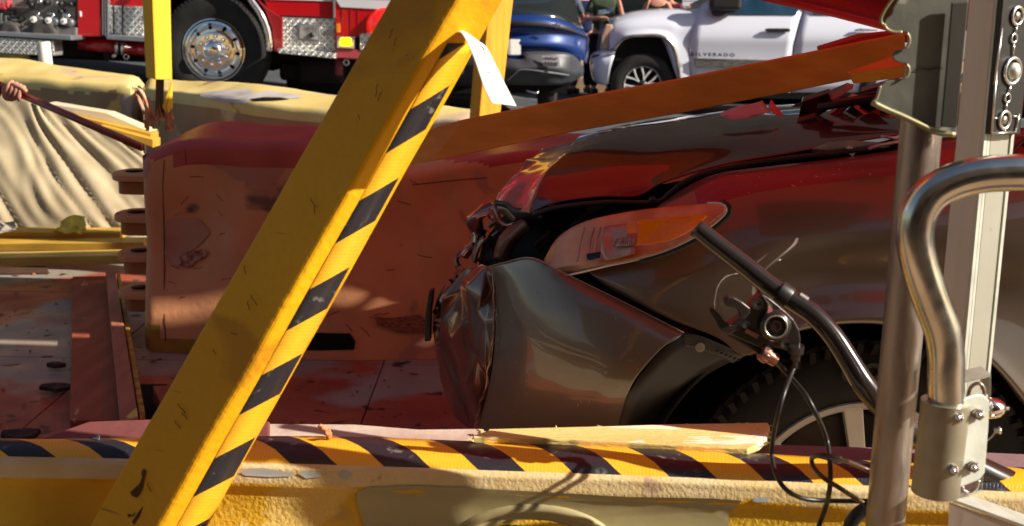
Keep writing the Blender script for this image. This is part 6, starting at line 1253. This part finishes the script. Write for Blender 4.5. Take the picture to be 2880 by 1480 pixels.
m_hair = mat('dark hair', (.03, .02, .012), None, 20, .8)
m_green = mat('olive green cotton', (.055, .07, .04), (.045, .06, .035), 8, .9); m_navy = mat('navy cotton', (.012, .018, .06), None, 8, .9); m_blk = mat('black cotton', (.015, .015, .018), None, 8, .9)
m_jean = mat('grey denim', (.10, .11, .14), (.07, .08, .1), 20, .9)
def gp_(x, y, Y): return W(x, y, Y)
def base(x, Y, z): p = W(x, 262, Y); return (p.x, Y, z)
B1 = W(1690, 264, 18.6)
t1, g1 = person((B1.x, 18.6, B1.z), .1, m_green, m_blk, 'person in an olive green t-shirt with pale blue print beside the pickup nose', [(-.27, -.06, 1.14), (-.10, -.26, 1.16), (-.03, -.27, 1.17)], [(.29, -.08, 1.14), (.20, -.20, 1.40), (.17, -.22, 1.50)], m_hair)
pr = patch('shirt_print', [[Vector(g1(-.12, -.145, 1.27)), Vector(g1(0, -.155, 1.30)), Vector(g1(.12, -.145, 1.34))], [Vector(g1(-.13, -.15, 1.20)), Vector(g1(0, -.16, 1.22)), Vector(g1(.12, -.15, 1.26))]], mat('pale blue print', (.22, .30, .42), (.08, .1, .1), 14, .8), t1, 4, 3, wts=True, fn=nz(.012, 18), solid=.001)
B2 = W(1632, 262, 19.2)
person((B2.x, 19.2, B2.z), .3, m_navy, m_navy, 'person in a navy t-shirt standing left of the green shirt', [(-.26, -.10, 1.16), (-.12, -.28, 1.20), (-.06, -.30, 1.21)], [(.26, -.02, 1.14), (.26, -.10, .90), (.25, -.12, .84)], m_hair)
B3 = W(1585, 262, 18.9)
person((B3.x, 18.9, B3.z), -.2, m_jean, m_jean, 'person in grey blue clothes behind the blue car at the far left of the onlookers', [(-.27, -.04, 1.14), (-.2, -.25, 1.10), (-.16, -.30, 1.10)], [(.28, -.04, 1.14), (.18, -.22, 1.00), (.12, -.26, .98)], m_hair)
B4 = W(1838, 262, 20.0)
person((B4.x, 20.0, B4.z+.05), 0, m_blk, m_blk, 'person in a black tank top with raised bare arms behind the pickup bonnet', [(-.25, -.08, 1.14), (-.20, -.2, 1.38), (-.17, -.22, 1.45)], [(.25, -.1, 1.16), (.10, -.24, 1.24), (.04, -.26, 1.25)], m_hair, sleeves=False)
B5 = W(1872, 262, 20.6)
person((B5.x, 20.6, B5.z+.05), -.4, mat('maroon cotton', (.12, .02, .03), None, 8, .9), m_jean, 'person in maroon beside the black tank top holding a phone', [(-.27, -.08, 1.14), (-.12, -.26, 1.26), (-.06, -.28, 1.28)], [(.25, -.1, 1.16), (.10, -.24, 1.24), (.04, -.26, 1.25)], m_hair)

# ---- person at the left edge with the pole
m_mar = mat('maroon sleeve knit', (.10, .02, .025), (.07, .015, .018), 30, .95)
Yh = 5.4; hc = W(32, 256, Yh)
Bl = Vector((W(-400, 256, Yh).x, 5.55, .2))
tp, gpn = person(tuple(Bl), 1.2, m_mar, m_jean, 'person at the left edge in a maroon sleeve, one hand gripping the pole', [(-.24, .0, 1.16), (-.2, -.05, .95), (-.2, -.05, .88)], [(.26, -.06, 1.2), (.24, -.12, 1.0), (.22, -.14, .92)], m_hair, group=None)
tp['label'] = 'person at the left edge in a maroon sleeve with one hand gripping the pole'
# reaching forearm and gripping hand
ps, pe_ = W(50, 262, Yh-.02), W(400, 415, 5.15); pd = (pe_-ps).normalized()
el = W(-210, 270, Yh+.05); wr = W(5, 262, Yh+.0); pm = W(30, 262, Yh+.0)
skin_mesh('sleeve', [(el+(el-wr)*.25+Vector((0, 0, .22)), .075), (el, .07), (el.lerp(wr, .6), .062), (W(-2, 250, Yh), .058)], [(0, 1), (1, 2), (2, 3)], m_mar, tp)
J = [(wr, (.032, .038)), (pm, (.042, .048)), (W(44, 256, Yh-.01), (.034, .04))]; E_ = [(0, 1), (1, 2)]
hand = skin_mesh('hand', J, E_, m_skin, tp)
upv = pd.cross(Vector((0, 1, 0))).normalized(); upv = upv if upv.z > 0 else -upv
for i in range(4):
    o_ = ps+pd*(-.045+.024*i)-Vector((0, 0, 0)); ks = o_+upv*.040+Vector((0, .012, 0))
    ch = [(ks, .013), (o_+upv*.024+Vector((0, -.026, 0)), .0125), (o_-upv*.012+Vector((0, -.030, 0)), .0115), (o_-upv*.028+Vector((0, -.010, 0)), .010)]
    if i == 3: ch = [(p-pd*.004, r*.88) for p, r in ch]
    skin_mesh('finger', ch, [(0, 1), (1, 2), (2, 3)], m_skin, tp, 2)
skin_mesh('thumb', [(ps-pd*.06+upv*.01, .016), (ps-pd*.02+upv*.034+Vector((0, -.02, 0)), .014), (ps+pd*.03+upv*.034+Vector((0, -.022, 0)), .012), (ps+pd*.055+upv*.026+Vector((0, -.02, 0)), .010)], [(0, 1), (1, 2), (2, 3)], m_skin, tp, 2)
po = thing('broom_pole', ps, 'thin red brown pole held by the hand at the left edge', 'pole')
MB().tube([ps-pd*.12, ps+pd*.3, pe_], [.017, .017, .018], 14).build('shaft', mat('red brown lacquered wood', (.30, .06, .04), (.22, .04, .03), 8, .25, coat=.5), po)
